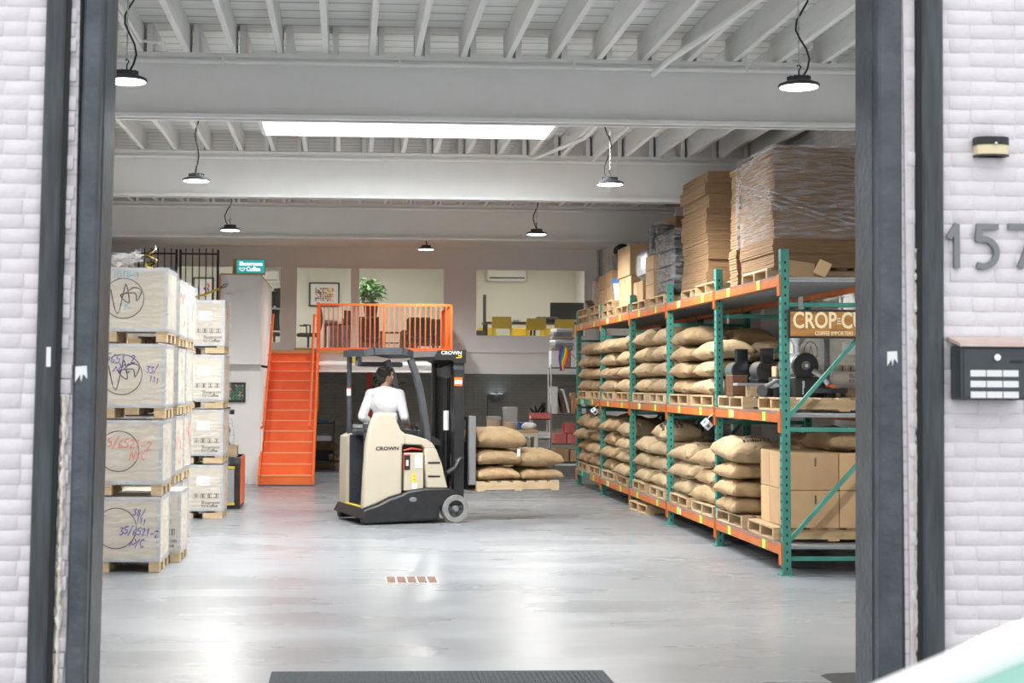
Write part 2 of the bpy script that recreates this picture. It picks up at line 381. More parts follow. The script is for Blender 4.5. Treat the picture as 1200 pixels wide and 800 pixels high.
# ---- facade: solid wall, bricks near the door, steel frame
SH = .010                                            # the whole frame leans a little
def lean(p): return Vector((p.x + SH * (p.z - 1.9), p.y, p.z))
RP = .05                                             # how far the rails stand out
xl0, xl1, xl2, xl3 = (at(x, 400, Y=YF - d).x for x, d in ((42, RP), (68, RP), (87, .03), (110, .03)))
xr0, xr1, xr2, xr3 = (at(x, 400, Y=YF - d).x for x, d in ((1030, .03), (1058, .03), (1079, RP), (1107, RP)))
def facade(name, x0, x1):
    w = struct(MB().b2((x0, YF + .01, -.1), (x1, YF + .4, 6.2)).obj(name, 'facade_far'))
    return w
wl = facade('wall_front_left', -9, xl2 - .01); wrt = facade('wall_front_right', xr1 + .01, 9)
struct(MB().b2((xl2 - .01, YF + .01, 4.3), (xr1 + .01, YF + .4, 6.2)).obj('wall_front_header', 'facade_far'))
bm_full = MB().box((0, 0, 0), (.217, .05, .0665), bev=.0035).mesh('brick', 'brick_paint', 50)
bm_head = MB().box((0, 0, 0), (.106, .05, .0665), bev=.0035).mesh('brick', 'brick_paint', 50)
def bricks(wall, x0, x1, z0=.16, n=50, seed=1):
    g = random.Random(seed); MB().b2((x0, YF - .002, z0 - .04), (x1, YF + .01, z0 + n * .0695 + .02)).obj('mortar_bed', 'brick_back', wall)
    for r in range(n):
        header = (r % 6 == 4); L = .11 if header else .22
        x = x0 - (r % 2) * L / 2 + L / 2 + g.uniform(-.012, .012)
        while x < x1 + L / 2 - .02:
            if x - L / 2 >= x0 - .001 and x + L / 2 <= x1 + .13:
                o = mo('brick', bm_head if header else bm_full, wall, (x, YF + .0195 + g.uniform(-.0018, .0018), z0 + (r + .5) * .0695 + g.uniform(-.002, .002)))
                o.rotation_euler = (g.uniform(-.02, .02), g.uniform(-.006, .006), g.uniform(-.008, .008))
            x += L
bricks(wl, xl0 - .62, xl2 - .08, seed=3); bricks(wrt, xr1 + .03, xr3 + .80, seed=4)
def brick_field(wall, x0, x1, z0=.16, n=50):          # the courses further out along the facade
    m = MB(); g2 = random.Random(8)
    for r in range(n):
        x = x0 + (r % 2) * .11
        while x < x1: m.box((x + .11, YF + .0195 + g2.uniform(-.0018, .0018), z0 + (r + .5) * .0695), (.217, .05, .0665)); x += .22
    stuff(m.obj('brick_courses', 'brick_paint', wall, smooth=0)); MB().b2((x0, YF - .001, z0 - .03), (x1 + .1, YF + .01, z0 + n * .0695 + .02)).obj('mortar_bed', 'brick_back', wall)
brick_field(wl, xl0 - 3.2, xl0 - .85); brick_field(wrt, xr3 + .98, xr3 + 3.2)

def post(name, label, x0, x1, inner, depth):
    t = thing(name, label, 'door post')
    m = MB().b2((x0, YF - .03, -.02), (x1, YF + depth, 4.4), bev=.012); m.map(lean).obj('channel', 'steel_dark', t)
    xe = x1 if inner > 0 else x0
    MB().b2((xe - .012 * inner - .01, YF + .05, -.0), (xe + .006 * inner, YF + depth - .04, 4.4)).map(lean).obj('inner_plate', 'steel_dark', t)
    return t
pl = post('door_post', 'dark steel door post beside the stacked crates, white arrow tape on it', xl2, xl3, 1, .42)
pr = post('door_post', 'dark steel door post hiding the end of the wooden sign', xr0, xr1, -1, .32)
def tape(parent, x, z, w, h, cut):
    m = MB()
    if cut: m.prism([(-w / 2, -h / 2), (-w * .1, -h * .05), (0, -h * .5), (w * .15, 0), (w / 2, -h * .3), (w * .45, h / 2), (-w / 2, h * .45)], 0, -.002)
    else: m.box((0, -.001, 0), (w, .002, h))
    return m.obj('tape_scrap', 'white', parent, (x + SH * (z - 1.9), YF - .032, z))
p = at(97, 438, Y=YF); tape(pl, p.x, p.z, .055, .075, True)
p = at(1043, 420, Y=YF); tape(pr, p.x, p.z, .05, .07, True)
def rail(label, x0, x1):
    t = thing('shutter_rail', label, 'rail')
    MB().b2((x0, YF - RP, -.02), (x1, YF - .001, 4.4), bev=.01).map(lean).obj('channel', 'rail_dark', t)
    xe = x1 if x1 < 0 else x0; s = 1 if x1 < 0 else -1
    MB().b2((xe, YF - RP * .8, -.02), (xe + .022 * s, YF - .002, 4.4)).map(lean).obj('groove_strip', 'black_matte', t)
    return t
rl = rail('black steel shutter rail by the crates side of the doorway, white tape strip', xl0, xl1 - .012)
rr = rail('black steel shutter rail between doorway and grey mailbox', xr2 + .012, xr3)
p = at(57, 418, Y=YF - RP); MB().box((0, 0, 0), (.02, .003, .09)).obj('tape_scrap', 'white', rl, (p.x, YF - RP - .002, p.z))
g = random.Random(5); m = MB()                       # expanding foam bead squeezed out beside the rails
def foam(x, z0, z1, label):
    pts = []; rs = []; z = z0
    while z < z1: pts.append((x + SH * (z - 1.9) + g.uniform(-.004, .004), YF - .012 + g.uniform(-.006, .004), z)); rs.append(g.uniform(.007, .017)); z += .022
    tag(MB().tube(pts, rs, 6).obj('foam_bead', 'foam'), label, 'sealant')
foam(xr2 - .004, .05, 2.42, 'cream bead of expanding foam beside the mailbox-side rail'); foam(xl1 + .03, .05, 1.7, 'cream bead of expanding foam beside the crates-side rail')

# ---- house number, mailbox, sensor lamp on the brick wall
def numeral(ch, px0, px1, label):
    a, b = at(px0, 312, Y=YF), at(px1, 265, Y=YF); w, h = b.x - a.x, b.z - a.z; m = MB(); sw = .028
    if ch == '1': L = [[(w * .15, h * .72), (w * .8, h), (w * .8, 0)]]
    elif ch == '5': L = [[(w * .95, h * .97), (w * .28, h * .97), (w * .24, h * .66)], [(w * .24, h * .66)] + circle(w * .42, h * .33, h * .335, 16, 100, -110)]
    else: L = [[(0, h * .97), (w, h * .97), (w * .38, 0)]]
    for q in L: stroke(m, q, sw, 0, .02)
    tag(m.obj('house_number', 'zinc', loc=(a.x, YF - .010, a.z)), label, 'number')
numeral('1', 1109, 1121, 'grey metal house numeral one on white brick'); numeral('5', 1137, 1167, 'grey metal house numeral five on white brick'); numeral('7', 1182, 1212, 'grey metal house numeral seven on white brick')
a, b = at(1113, 468, Y=YF), at(1192, 406, Y=YF); w, h = b.x - a.x, b.z - a.z
t = thing('mailbox', 'dark grey mailbox with nine white name slots below the house number', 'mailbox', (a.x + w / 2, YF - .01, a.z))
MB().b2((-w / 2, -.13, 0), (w / 2, 0, h), bev=.006).obj('body', 'mail_grey', t)
fr = MB().b2((-w / 2 + .012, -.137, .012), (w / 2 - .012, -.128, h - .012), bev=.003).obj('door', 'mail_grey', t)
MB().prism([(-.16, h - .005), (0, h + .03), (0, h + .045), (-.16, h + .01)], -w / 2 - .015, w / 2 + .015, 'X').obj('lid', 'copper_top', t)
MB().cyl((-.0, -.137, h - .055), (0, -.152, h - .055), .016, n=14).obj('lock', 'chrome', t)
MB().b2((.065, -.139, h - .082), (.13, -.136, h - .068)).obj('slot', 'black', t)
for r in range(3):
    for c in range(3): MB().b2((-.125 + c * .078, -.139, h - .145 - r * .05), (-.125 + c * .078 + .073, -.1355, h - .115 - r * .05)).obj('name_card', 'white', t)
a, b = at(1139, 185, Y=YF), at(1176, 163, Y=YF); w, h = b.x - a.x, b.z - a.z
t = thing('sensor_light', 'small solar sensor light on white brick above the house number', 'light', (a.x + w / 2, YF - .01, a.z))
he = lambda k: [(-w / 2 * k, 0), (w / 2 * k, 0), (w / 2 * k, -.05 * k), (w / 3 * k, -.068 * k), (0, -.076 * k), (-w / 3 * k, -.068 * k), (-w / 2 * k, -.05 * k)]
MB().prism(he(1), h * .60, h, 'Z').prism(he(1), 0, h * .10, 'Z').prism(he(.8), 0, h, 'Z').obj('housing', 'black', t)
MB().prism(he(.95), h * .10, h * .60, 'Z').obj('diffuser', 'sign_cream', t)
MB().ball((0, -.085, h * .62), .008).obj('sensor', 'chrome', t)

# ---- roof: deck, joists, beams, skylight
SX0, SX1, SY0, SY1 = -.95, 2.32, 14.5, 17.9
dk = MB()
for a, b in (((XL, YF + .4), (XR, SY0)), ((XL, SY1), (XR, 36.5)), ((XL, SY0), (SX0, SY1)), ((SX1, SY0), (XR, SY1))): dk.b2((*a, ZD), (*b, ZD + .1))
ceil = struct(dk.obj('ceiling', 'deck_white'))
ys = ((YF + .4, BY[0] + .13), (BY[0] - .12, BY[1] + .13), (BY[1] - .12, BY[2] + .13), (BY[2] - .12, 30.72))
jm = {}
def joist(x, y0, y1):
    k = round(y1 - y0, 3)
    if k not in jm: jm[k] = MB().b2((-.026, 0, 0), (.026, k, ZD - ZJ), bev=.004).mesh('joist', 'joist_white')
    mo('joist', jm[k], ceil, (x, y0, ZJ))
for b, (y0, y1) in enumerate(ys):
    x = -.2 - .405 * 11 + (.085 if b % 2 else 0)
    while x < XR - .05:
        if x > XL + .03:
            if b == 1 and SX0 - .03 < x < SX1 + .03: joist(x, y0, SY0 - .06); joist(x, SY1 + .06, y1)
            else: joist(x, y0, y1)
            if b == 1 and not (SX0 - .45 < x < SX1 + .1) and x < XR - .5:
                s = 1 if x < 0 else -1; a0, a1 = (ZJ + .03, ZD - .04) if s > 0 else (ZD - .04, ZJ + .03)
                MB().bar((x + .03, 16.3, a0), (x + .375, 16.3, a1), .04, .02, (0, 1, 0)).obj('bridging', 'joist_white', ceil)
        x += .405
sk = struct(MB().b2((SX0 - .04, SY1, ZJ), (SX1 + .04, SY1 + .05, 5.4)).b2((SX0 - .04, SY0 - .05, ZJ), (SX1 + .04, SY0, 5.4)).b2((SX0 - .05, SY0, ZJ), (SX0, SY1, 5.4)).b2((SX1, SY0, ZJ), (SX1 + .05, SY1, 5.4)).obj('window_skylight', 'white'))
MB().b2((SX0, SY0, 5.36), (SX1, SY1, 5.4)).obj('glazing', 'sky_panel', sk)
for i, y in enumerate(BY):
    bm_ = MB().b2((XL, y - .02, ZB), (XR, y + .02, ZJ)).b2((XL, y - .10, ZB), (XR, y + .10, ZB + .035)).b2((XL, y - .10, ZJ - .035), (XR, y + .10, ZJ))
    o = struct(bm_.obj('trim_beam_%d' % (i + 1), 'beam_white'))
    MB().tube([(XL, y - .10, ZJ - .075), (XR, y - .10, ZJ - .075)], .022, 8).obj('conduit', 'beam_white', o)
    if i < 2:
        for k in range(7): MB().box((XL + .8 + k * 1.55, y - .11, ZJ - .06), (.02, .02, .12)).obj('conduit_strap', 'beam_white', o)
# conduits up among the joists
for pts, r, lab in (([(3.1, 10.2, ZJ - .03), (2.95, 12.0, ZJ - .03), (2.75, 12.9, ZJ - .10), (2.7, 13.35, ZJ - .14)], .03, 'thick white conduit running to the beam by the big carton stacks'),
                    ([(-1.75, 9.5, ZJ - .02), (-1.75, 12.9, ZJ - .02), (-1.55, 12.95, ZJ - .02)], .014, 'thin white bent conduit under the joists above the crates'),
                    ([(2.75, 14.0, ZJ - .03), (2.75, 17.6, ZJ - .03), (2.35, 19.1, ZJ - .05)], .025, 'white conduit under the joists beside the skylight'),
                    ([(3.30, 13.9, ZJ - .03), (3.10, 16.5, ZJ - .04), (3.10, 19.15, ZJ - .06)], .02, 'white conduit under the joists over the aisle lamp'),
                    ([(-3.0, 19.1, ZJ - .02), (2.2, 19.1, ZJ - .02)], .014, 'thin white conduit crossing behind the skylight')):
    tag(MB().tube(pts, r, 8).obj('conduit_pipe', 'beam_white'), lab, 'pipe')

# ---- lamps
def lamp():
    t = thing('pendant_lamp', '', 'lamp', group='round pendant work lamps')
    MB().lathe([(.03, .0), (.149, .0), (.152, .012), (.146, .024), (.09, .045), (.075, .075), (.04, .085)], 28).obj('housing', 'grey_dark', t)
    fins = MB()
    for k in range(14):
        a = 2 * math.pi * k / 14; fins.box((.062 * math.cos(a), .062 * math.sin(a), .062), (.05, .006, .035), rz=a)
    fins.obj('cooling_fins', 'grey_dark', t)
    MB().lathe([(.02, -.004), (.138, -.004), (.138, .002)], 28).obj('lens', 'lamp_glow', t)
    MB().tube([(0, 0, .085), (0, 0, .125), (.018, 0, .15), (0, 0, .17), (-.012, 0, .155)], .006, 6).obj('hook', 'black', t)
    L = ZD - 3.95; ch = MB(); z = .16; k = 0
    while z < L:
        ch.box((0, 0, z + .012), (.012 if k % 2 else .004, .004 if k % 2 else .012, .026)); z += .024; k += 1
    ch.obj('chain', 'silver', t)
    pts = [(.05 * math.sin(i * .9) + .03, .02 * math.cos(i), .07 + (L - .07) * i / 12) for i in range(13)]
    MB().tube(pts, .008, 6).obj('cord', 'black', t)
    ld = bpy.data.lights.new('lamp_light', 'SPOT'); ld.spot_size = R(172); ld.spot_blend = .6; ld.shadow_soft_size = .11; ld.energy = LAMP_W; ld.color = (1, .975, .93)
    lo = mo('lamp_light', ld, t, (0, 0, -.02))
    return t
L0 = lamp()
for i, (x, y, z, lab) in enumerate(((3.33, 11.1, 3.95, 'round pendant lamp hanging before the beam above the wrapped carton stack'), (-1.63, 11.3, 3.95, 'round pendant lamp half hidden by the door post above the crates'),
                        (-1.66, 16.9, 3.95, 'round pendant lamp with looped black cord, left of the skylight'), (2.9, 16.75, 3.95, 'round pendant lamp with wavy cord beside the tall brown carton stack'),
                        (-1.7, 22.4, 3.95, 'round pendant lamp hanging above the teal lit sign'), (2.8, 22.5, 3.95, 'round pendant lamp over the aisle before the office window'),
                        (1.48, 28.6, 4.24, 'small round pendant lamp above the orange railing'))):
    o = L0 if i == 0 else dup(L0); o.location = (x, y, z); o['label'] = lab; o.rotation_euler = (0, 0, i * .8)
    if z > 3.96:
        for c_ in o.children:
            if c_.name.split('.')[0] in ('chain', 'cord'): c_.scale.z = (ZD - z) / (ZD - 3.95)

# ---- offices above, undercroft below
YO, ZF = 32.5, 2.32
wins = []
for px0, px1, py0, py1 in ((205, 330, 312, 401), (346, 521, 314, 408), (557, 686, 316, 394)):
    a, b = at(px0, py1, Y=YO), at(px1, py0, Y=YO); wins.append((a.x, b.x, a.z, b.z))
wo = MB(); x = XL
for (x0, x1, z0, z1) in wins:
    wo.b2((x, YO, 1.95), (x0, YO + .12, 5.0)); wo.b2((x0, YO, 1.95), (x1, YO + .12, z0)); wo.b2((x0, YO, z1), (x1, YO + .12, 5.0)); x = x1
wo.b2((x, YO, 1.95), (XR, YO + .12, 5.0))
wof = struct(wo.obj('wall_office', 'wall_white'))
for i, (x0, x1, z0, z1) in enumerate(wins):
    m = MB(); e = .02
    for a, b in (((x0, z0), (x1, z0 + e)), ((x0, z1 - e), (x1, z1)), ((x0, z0), (x0 + e, z1)), ((x1 - e, z0), (x1, z1))): m.b2((a[0], YO - .01, a[1]), (b[0], YO + .10, b[1]))
    wnd = struct(m.obj('window_%d' % (i + 1), 'wall_white'))
    cuts = [x0 + e, x1 - e]
    if i == 1:
        c0, c1 = at(411, 360, Y=YO).x, at(421, 360, Y=YO).x; MB().b2((c0, YO - .01, z0), (c1, YO + .10, z1)).obj('mullion', 'white', wnd); cuts = [x0 + e, c0, c1, x1 - e]
    for k in range(0, len(cuts), 2): MB().b2((cuts[k], YO + .045, z0 + e), (cuts[k + 1], YO + .055, z1 - e)).obj('pane', 'glass', wnd)
struct(MB().b2((XL, YO + 4.0, ZF), (XR, YO + 4.2, 5.2)).obj('wall_office_back', 'office_wall'))
struct(MB().b2((2.35, YO + .12, ZF), (2.45, YO + 4, 4.5)).obj('wall_partition', 'office_wall'))
struct(MB().b2((-1.17, YO + .12, ZF), (-1.13, YO + 1.5, 4.5)).obj('wall_partition', 'office_wall'))
oc = struct(MB().b2((XL, YO + .12, 4.5), (XR, YO + 4.2, 4.56)).obj('ceiling_office', 'office_wall'))
for x in (-2.9, .7, 4.0): MB().b2((x - .6, YO + 1.6, 4.47), (x + .6, YO + 2.2, 4.5)).obj('office_lamp_offscreen', 'office_glow', oc)
XC = at(530, 411, Y=29.5).x; SX1B = at(365, 569, Z=0).x + .05
struct(MB().b2((XL, 30.7, ZJ - .01), (XR, YO, ZD)).obj('trim_soffit', 'wall_white'))
mz = struct(MB().b2((XL, YO + .02, 1.951), (XR, 36.5, ZF)).b2((-1.43, 29.54, 1.97), (XC, YO + .03, ZF - .02)).b2((XL, 26.66, 2.055), (-1.475, YO - .01, 2.3)).obj('mezzanine_slab', 'wall_white'))
MB().b2((-1.42, 29.47, ZF - .02), (XC + .02, YO, ZF + .045)).obj('landing_boards', 'wood_warm', mz)
for k, (z0, z1, y) in enumerate(((2.08, 2.12, .06), (1.95, 1.985, .09))): MB().b2((SX1B, 29.54 - y, z0), (XC, 29.545, z1)).obj('ledge', 'white', mz)
for z0, z1, d in ((1.95, 2.12, .10), (2.12, 2.16, .03), (2.40, 2.43, .05)): MB().b2((XC + .02, YO - d, z0), (XR, YO, z1)).obj('ledge', 'white', mz)
MB().b2((wins[1][0] - .02, YO - .03, 2.36), (XC, YO, wins[1][2])).obj('wood_sill', 'wood_warm', wof)
struct(MB().b2((XL, 26.65, 0), (-1.46, 26.75, 2.05)).obj('wall_stair', 'wall_white'))
struct(MB().b2((XL, 26.63, 0), (-1.46, 26.65, .14)).obj('baseboard_stair', 'white'))
struct(MB().b2((-1.46, 26.75, 0), (-1.43, YB, 2.0)).obj('wall_stair_side', 'wall_white'))
# tall white boxed parapet beside the stair head
x0, x1 = at(258, 370, Y=26.4).x, -1.47; zt = at(280, 322, Y=26.4).z
par = struct(MB().b2((x0, 26.4, 2.05), (x1, 30.4, zt)).obj('wall_parapet', 'wall_white'))
MB().b2((x0 - .005, 26.38, zt), (x1 + .005, 30.4, zt + .025)).obj('cap_board', 'pallet_light', par)
MB().b2((x0 - .03, 26.38, 2.3), (x0, 26.45, zt)).obj('edge_board', 'wood_warm', par)
# lit sign on the parapet
a, b = at(274, 322, Y=26.5), at(310, 306, Y=26.5); w, h = b.x - a.x, b.z - a.z
t = thing('lit_sign', 'small teal illuminated shop sign on top of the white parapet', 'sign', (a.x + w / 2, 26.5, zt + .025))
MB().b2((-w / 2 - .02, 0, 0), (w / 2 + .01, .16, h + .015), bev=.004).obj('box', 'wood_warm', t)
MB().b2((-w / 2 + .05, -.006, .015), (w / 2, 0, h)).obj('face', 'sign_glow', t)
up(text_mb('Showroom', .088, (1.0, 1.1), .004, .0045), (.03, -.008, h * .72)).obj('lettering', 'sign_white', t)
up(text_mb('Coffee', .088, (1.0, 1.1), .004, .0045), (.07, -.008, h * .34)).obj('lettering', 'sign_white', t)
stroke(MB(), circle(-.12, h * .42, .045, 12, 180, 360) + [(-.165, h * .42)], .012, -.006, .003).obj('cup_emblem', 'sign_white', t)
# gate of black bars
gx0, gx1, gxm = at(161, 320, Y=26.55).x, at(257, 320, Y=26.55).x, at(209, 320, Y=26.55).x; gz = at(200, 292, Y=26.55).z
def gate_leaf(x0, x1, label):
    t = thing('bar_gate', label, 'gate', (x0, 26.55, 2.3)); w = x1 - x0; h = gz - 2.3
    for x in (.025, w - .025): MB().b2((x - .02, -.02, 0), (x + .02, .02, h), bev=.003).obj('post', 'black', t)
    for z in (.06, .75, h - .09): MB().b2((.02, -.012, z), (w - .02, .012, z + .03)).obj('cross_rail', 'black', t)
    for k in range(1, 6): MB().b2((w * k / 6 - .009, -.009, .05), (w * k / 6 + .009, .009, h + .02)).obj('bar', 'black', t)
    return t
gate_leaf(gx0, gxm - .01, 'black barred gate leaf above the big wrapped crates'); t = gate_leaf(gxm + .01, gx1, 'black barred gate leaf with latch, against the white parapet')
MB().b2((-.05, -.04, .95), (.09, -.01, 1.05)).obj('latch', 'black', t)
p0, p1 = at(221, 349, Y=26.51), at(257, 338, Y=26.40); p2 = at(267, 333, Y=26.36)
t = thing('hooked_strap', 'yellow strap with wire hook hanging across the black gate', 'strap')
MB().tube([p0, (p0 + p1) / 2 + Vector((0, 0, -.03)), p1], .02, 6).obj('strap', 'yellow_bright', t)
MB().tube([p1, p1.lerp(p2, .6) + Vector((0, 0, .03)), p2, p1.lerp(p2, .7) + Vector((0, 0, -.02)), p1], .008, 5).obj('hook', 'zinc', t)

# ---- stairs
SX0_, SX1_, SY, RISE, RUN, NS = at(305, 569, Z=0).x, at(365, 569, Z=0).x, 26.2, .1785, .275, 13
t = thing('staircase', 'orange painted steel staircase rising to the office landing', 'staircase', (0, 0, 0))
for k in range(NS):
    MB().b2((SX0_, SY + k * RUN, k * RISE), (SX1_, SY + k * RUN + .02, (k + 1) * RISE)).obj('riser', 'orange', t)
    if k < NS - 1:
        o = MB().b2((SX0_, SY + k * RUN - .01, (k + 1) * RISE - .02), (SX1_, SY + (k + 1) * RUN, (k + 1) * RISE)).obj('tread', 'orange', t)
        MB().b2((SX0_ + .01, SY + k * RUN - .02, (k + 1) * RISE - .012), (SX1_ - .01, SY + k * RUN + .012, (k + 1) * RISE + .003)).obj('nosing', 'nosing', o)
for x in (SX0_ - .025, SX1_ + .025):
    MB().prism([(SY - .03, 0), (SY + .25, 0), (SY + NS * RUN - .25, NS * RISE - .25), (SY + NS * RUN - .25, NS * RISE + .02), (SY + NS * RUN - .3, NS * RISE + .02), (SY - .03, .17)], x - .02, x + .02, 'X').obj('stringer', 'orange', t)
slope = RISE / RUN
def hrail(x, s0, s1, hz, end):
    pts = [(x, SY + s0, hz + slope * s0), (x, SY + s1, hz + slope * s1)]
    pts = [(x + end, SY + s0, hz + slope * s0 - .03)] + pts
    if end > 0: pts += [(x + .02, SY + s1 + .05, hz + slope * s1 - .02)]
    o = MB().tube(pts, .022, 8).obj('handrail', 'orange', t)
    for k in range(4):
        s = s0 + .2 + (s1 - s0 - .4) * k / 3; MB().tube([(x, SY + s, hz + slope * s), (x, SY + s, hz + slope * s - .07), (x - .05 * (1 if end < 0 else -1), SY + s, hz + slope * s - .07)], .009, 5).obj('bracket', 'orange', o)
hrail(SX0_ + .035, .10, 3.25, .93, -.05); hrail(SX1_ - .045, .10, 3.25, .93, .06)
MB().b2((SX1_ + .0, 29.42, 1.2), (SX1_ + .05, 29.48, 3.28)).obj('newel_post', 'orange', t)
tag(MB().b2((SX0_ - .03, SY - .09, 0), (SX1_ + .04, SY - .03, .02)).obj('threshold_strip', 'grey_dark'), 'dark grey strip on the floor at the foot of the orange stairs', 'strip')
# landing railing
RZ0, RZ1 = 2.39, at(450, 357, Y=29.5).z
t = thing('landing_railing', 'orange railing with thin vertical bars along the office landing', 'railing', (0, 0, 0))
xa = SX1_ + .03
for z, nm in ((RZ0, 'bottom_rail'), (RZ1, 'top_rail')):
    MB().b2((xa, 29.5, z - .02), (XC, 29.54, z + .02)).obj(nm, 'orange', t); MB().b2((XC - .04, 29.5, z - .02), (XC, YO, z + .02)).obj(nm, 'orange', t)
xm = at(450, 380, Y=29.5).x
for x, y in ((xa + .02, 29.52), (xm, 29.52), (XC - .02, 29.52), (XC - .02, YO - .03)): MB().b2((x - .022, y - .022, ZF + .045), (x + .022, y + .022, RZ1)).obj('post', 'orange', t)
bal = MB().b2((-.009, -.009, RZ0), (.009, .009, RZ1)).mesh('baluster', 'orange')
n = 7
for k in range(1, 14): mo("baluster", bal, t, (xa + .02 + (xm - xa - .02) * k / 14, 29.52, 0))
for k in range(1, 13): mo('baluster', bal, t, (xm + (XC - .02 - xm) * k / 13, 29.52, 0))
for k in range(1, 24): mo('baluster', bal, t, (XC - .02, 29.54 + (YO - 29.6) * k / 24, 0))
# ================================================================== CRATES
GL = {'0': [[(.3, 1), (.05, .7), (.05, .3), (.3, 0), (.55, .3), (.55, .7), (.3, 1)]], '1': [[(.2, .8), (.35, 1), (.25, 0)]], '2': [[(.05, .8), (.3, 1), (.5, .8), (.1, .05), (.6, .1)]],
      '3': [[(.05, .95), (.5, .95), (.2, .55), (.5, .35), (.3, 0), (0, .1)]], '4': [[(.3, 1), (.05, .4), (.6, .45)], [(.45, .8), (.4, 0)]], '5': [[(.55, 1), (.15, .95), (.1, .55), (.45, .5), (.5, .2), (.2, 0), (0, .1)]],
      '6': [[(.5, 1), (.1, .5), (.1, .1), (.35, 0), (.5, .25), (.15, .4)]], '8': [[(.5, .9), (.25, 1), (.1, .75), (.5, .3), (.3, 0), (.05, .25), (.5, .8)]],
      '-': [[(.05, .45), (.5, .5)]], '/': [[(.6, 1.15), (.0, -.2)]], 'N': [[(.0, 0), (.15, .9), (.45, .1), (.6, 1)]], '~': [[(0, .1), (.25, .6), (.45, .2), (.75, .5)]], 'Y': [[(.0, 1), (.25, .5), (.6, 1)], [(.3, .6), (.15, 0)]],
      'C': [[(.6, .85), (.35, 1), (.05, .5), (.3, 0), (.6, .15)]], ' ': [], ')': [[(.1, 1), (.35, .5), (.1, 0)]]}
def smooth(pts, n=5):
    out = []; P = [pts[0]] + list(pts) + [pts[-1]]
    for i in range(1, len(P) - 2):
        for k in range(n):
            t = k / n; out.append(tuple(.5 * (2 * P[i][q] + (P[i + 1][q] - P[i - 1][q]) * t + (2 * P[i - 1][q] - 5 * P[i][q] + 4 * P[i + 1][q] - P[i + 2][q]) * t * t + (3 * P[i][q] - P[i - 1][q] - 3 * P[i + 1][q] + P[i + 2][q]) * t ** 3) for q in (0, 1)))
    return out + [pts[-1]]
def scrawl(mb, txt, x, z, h, w=.011, slant=.12, y=0):
    g2 = random.Random(txt)
    for ch in txt:
        for q in GL[ch]: stroke(mb, [(x + (a * .95 + b * slant) * h, z + b * h) for a, b in q], w, y)
        x += h * .60; z += g2.uniform(-.012, .012)
    return mb
for nm, c in (('pen_blue', (.10, .42, .62)), ('pen_violet', (.10, .06, .30)), ('pen_red', (.70, .16, .10)), ('pen_black', (.02, .02, .025)), ('pen_faint', (.45, .42, .40))): M(nm, c, None, rough=.7)
BLK = MB().box((0, 0, 0), (.10, .12, .075), bev=.004).mesh('block', 'pallet_light')
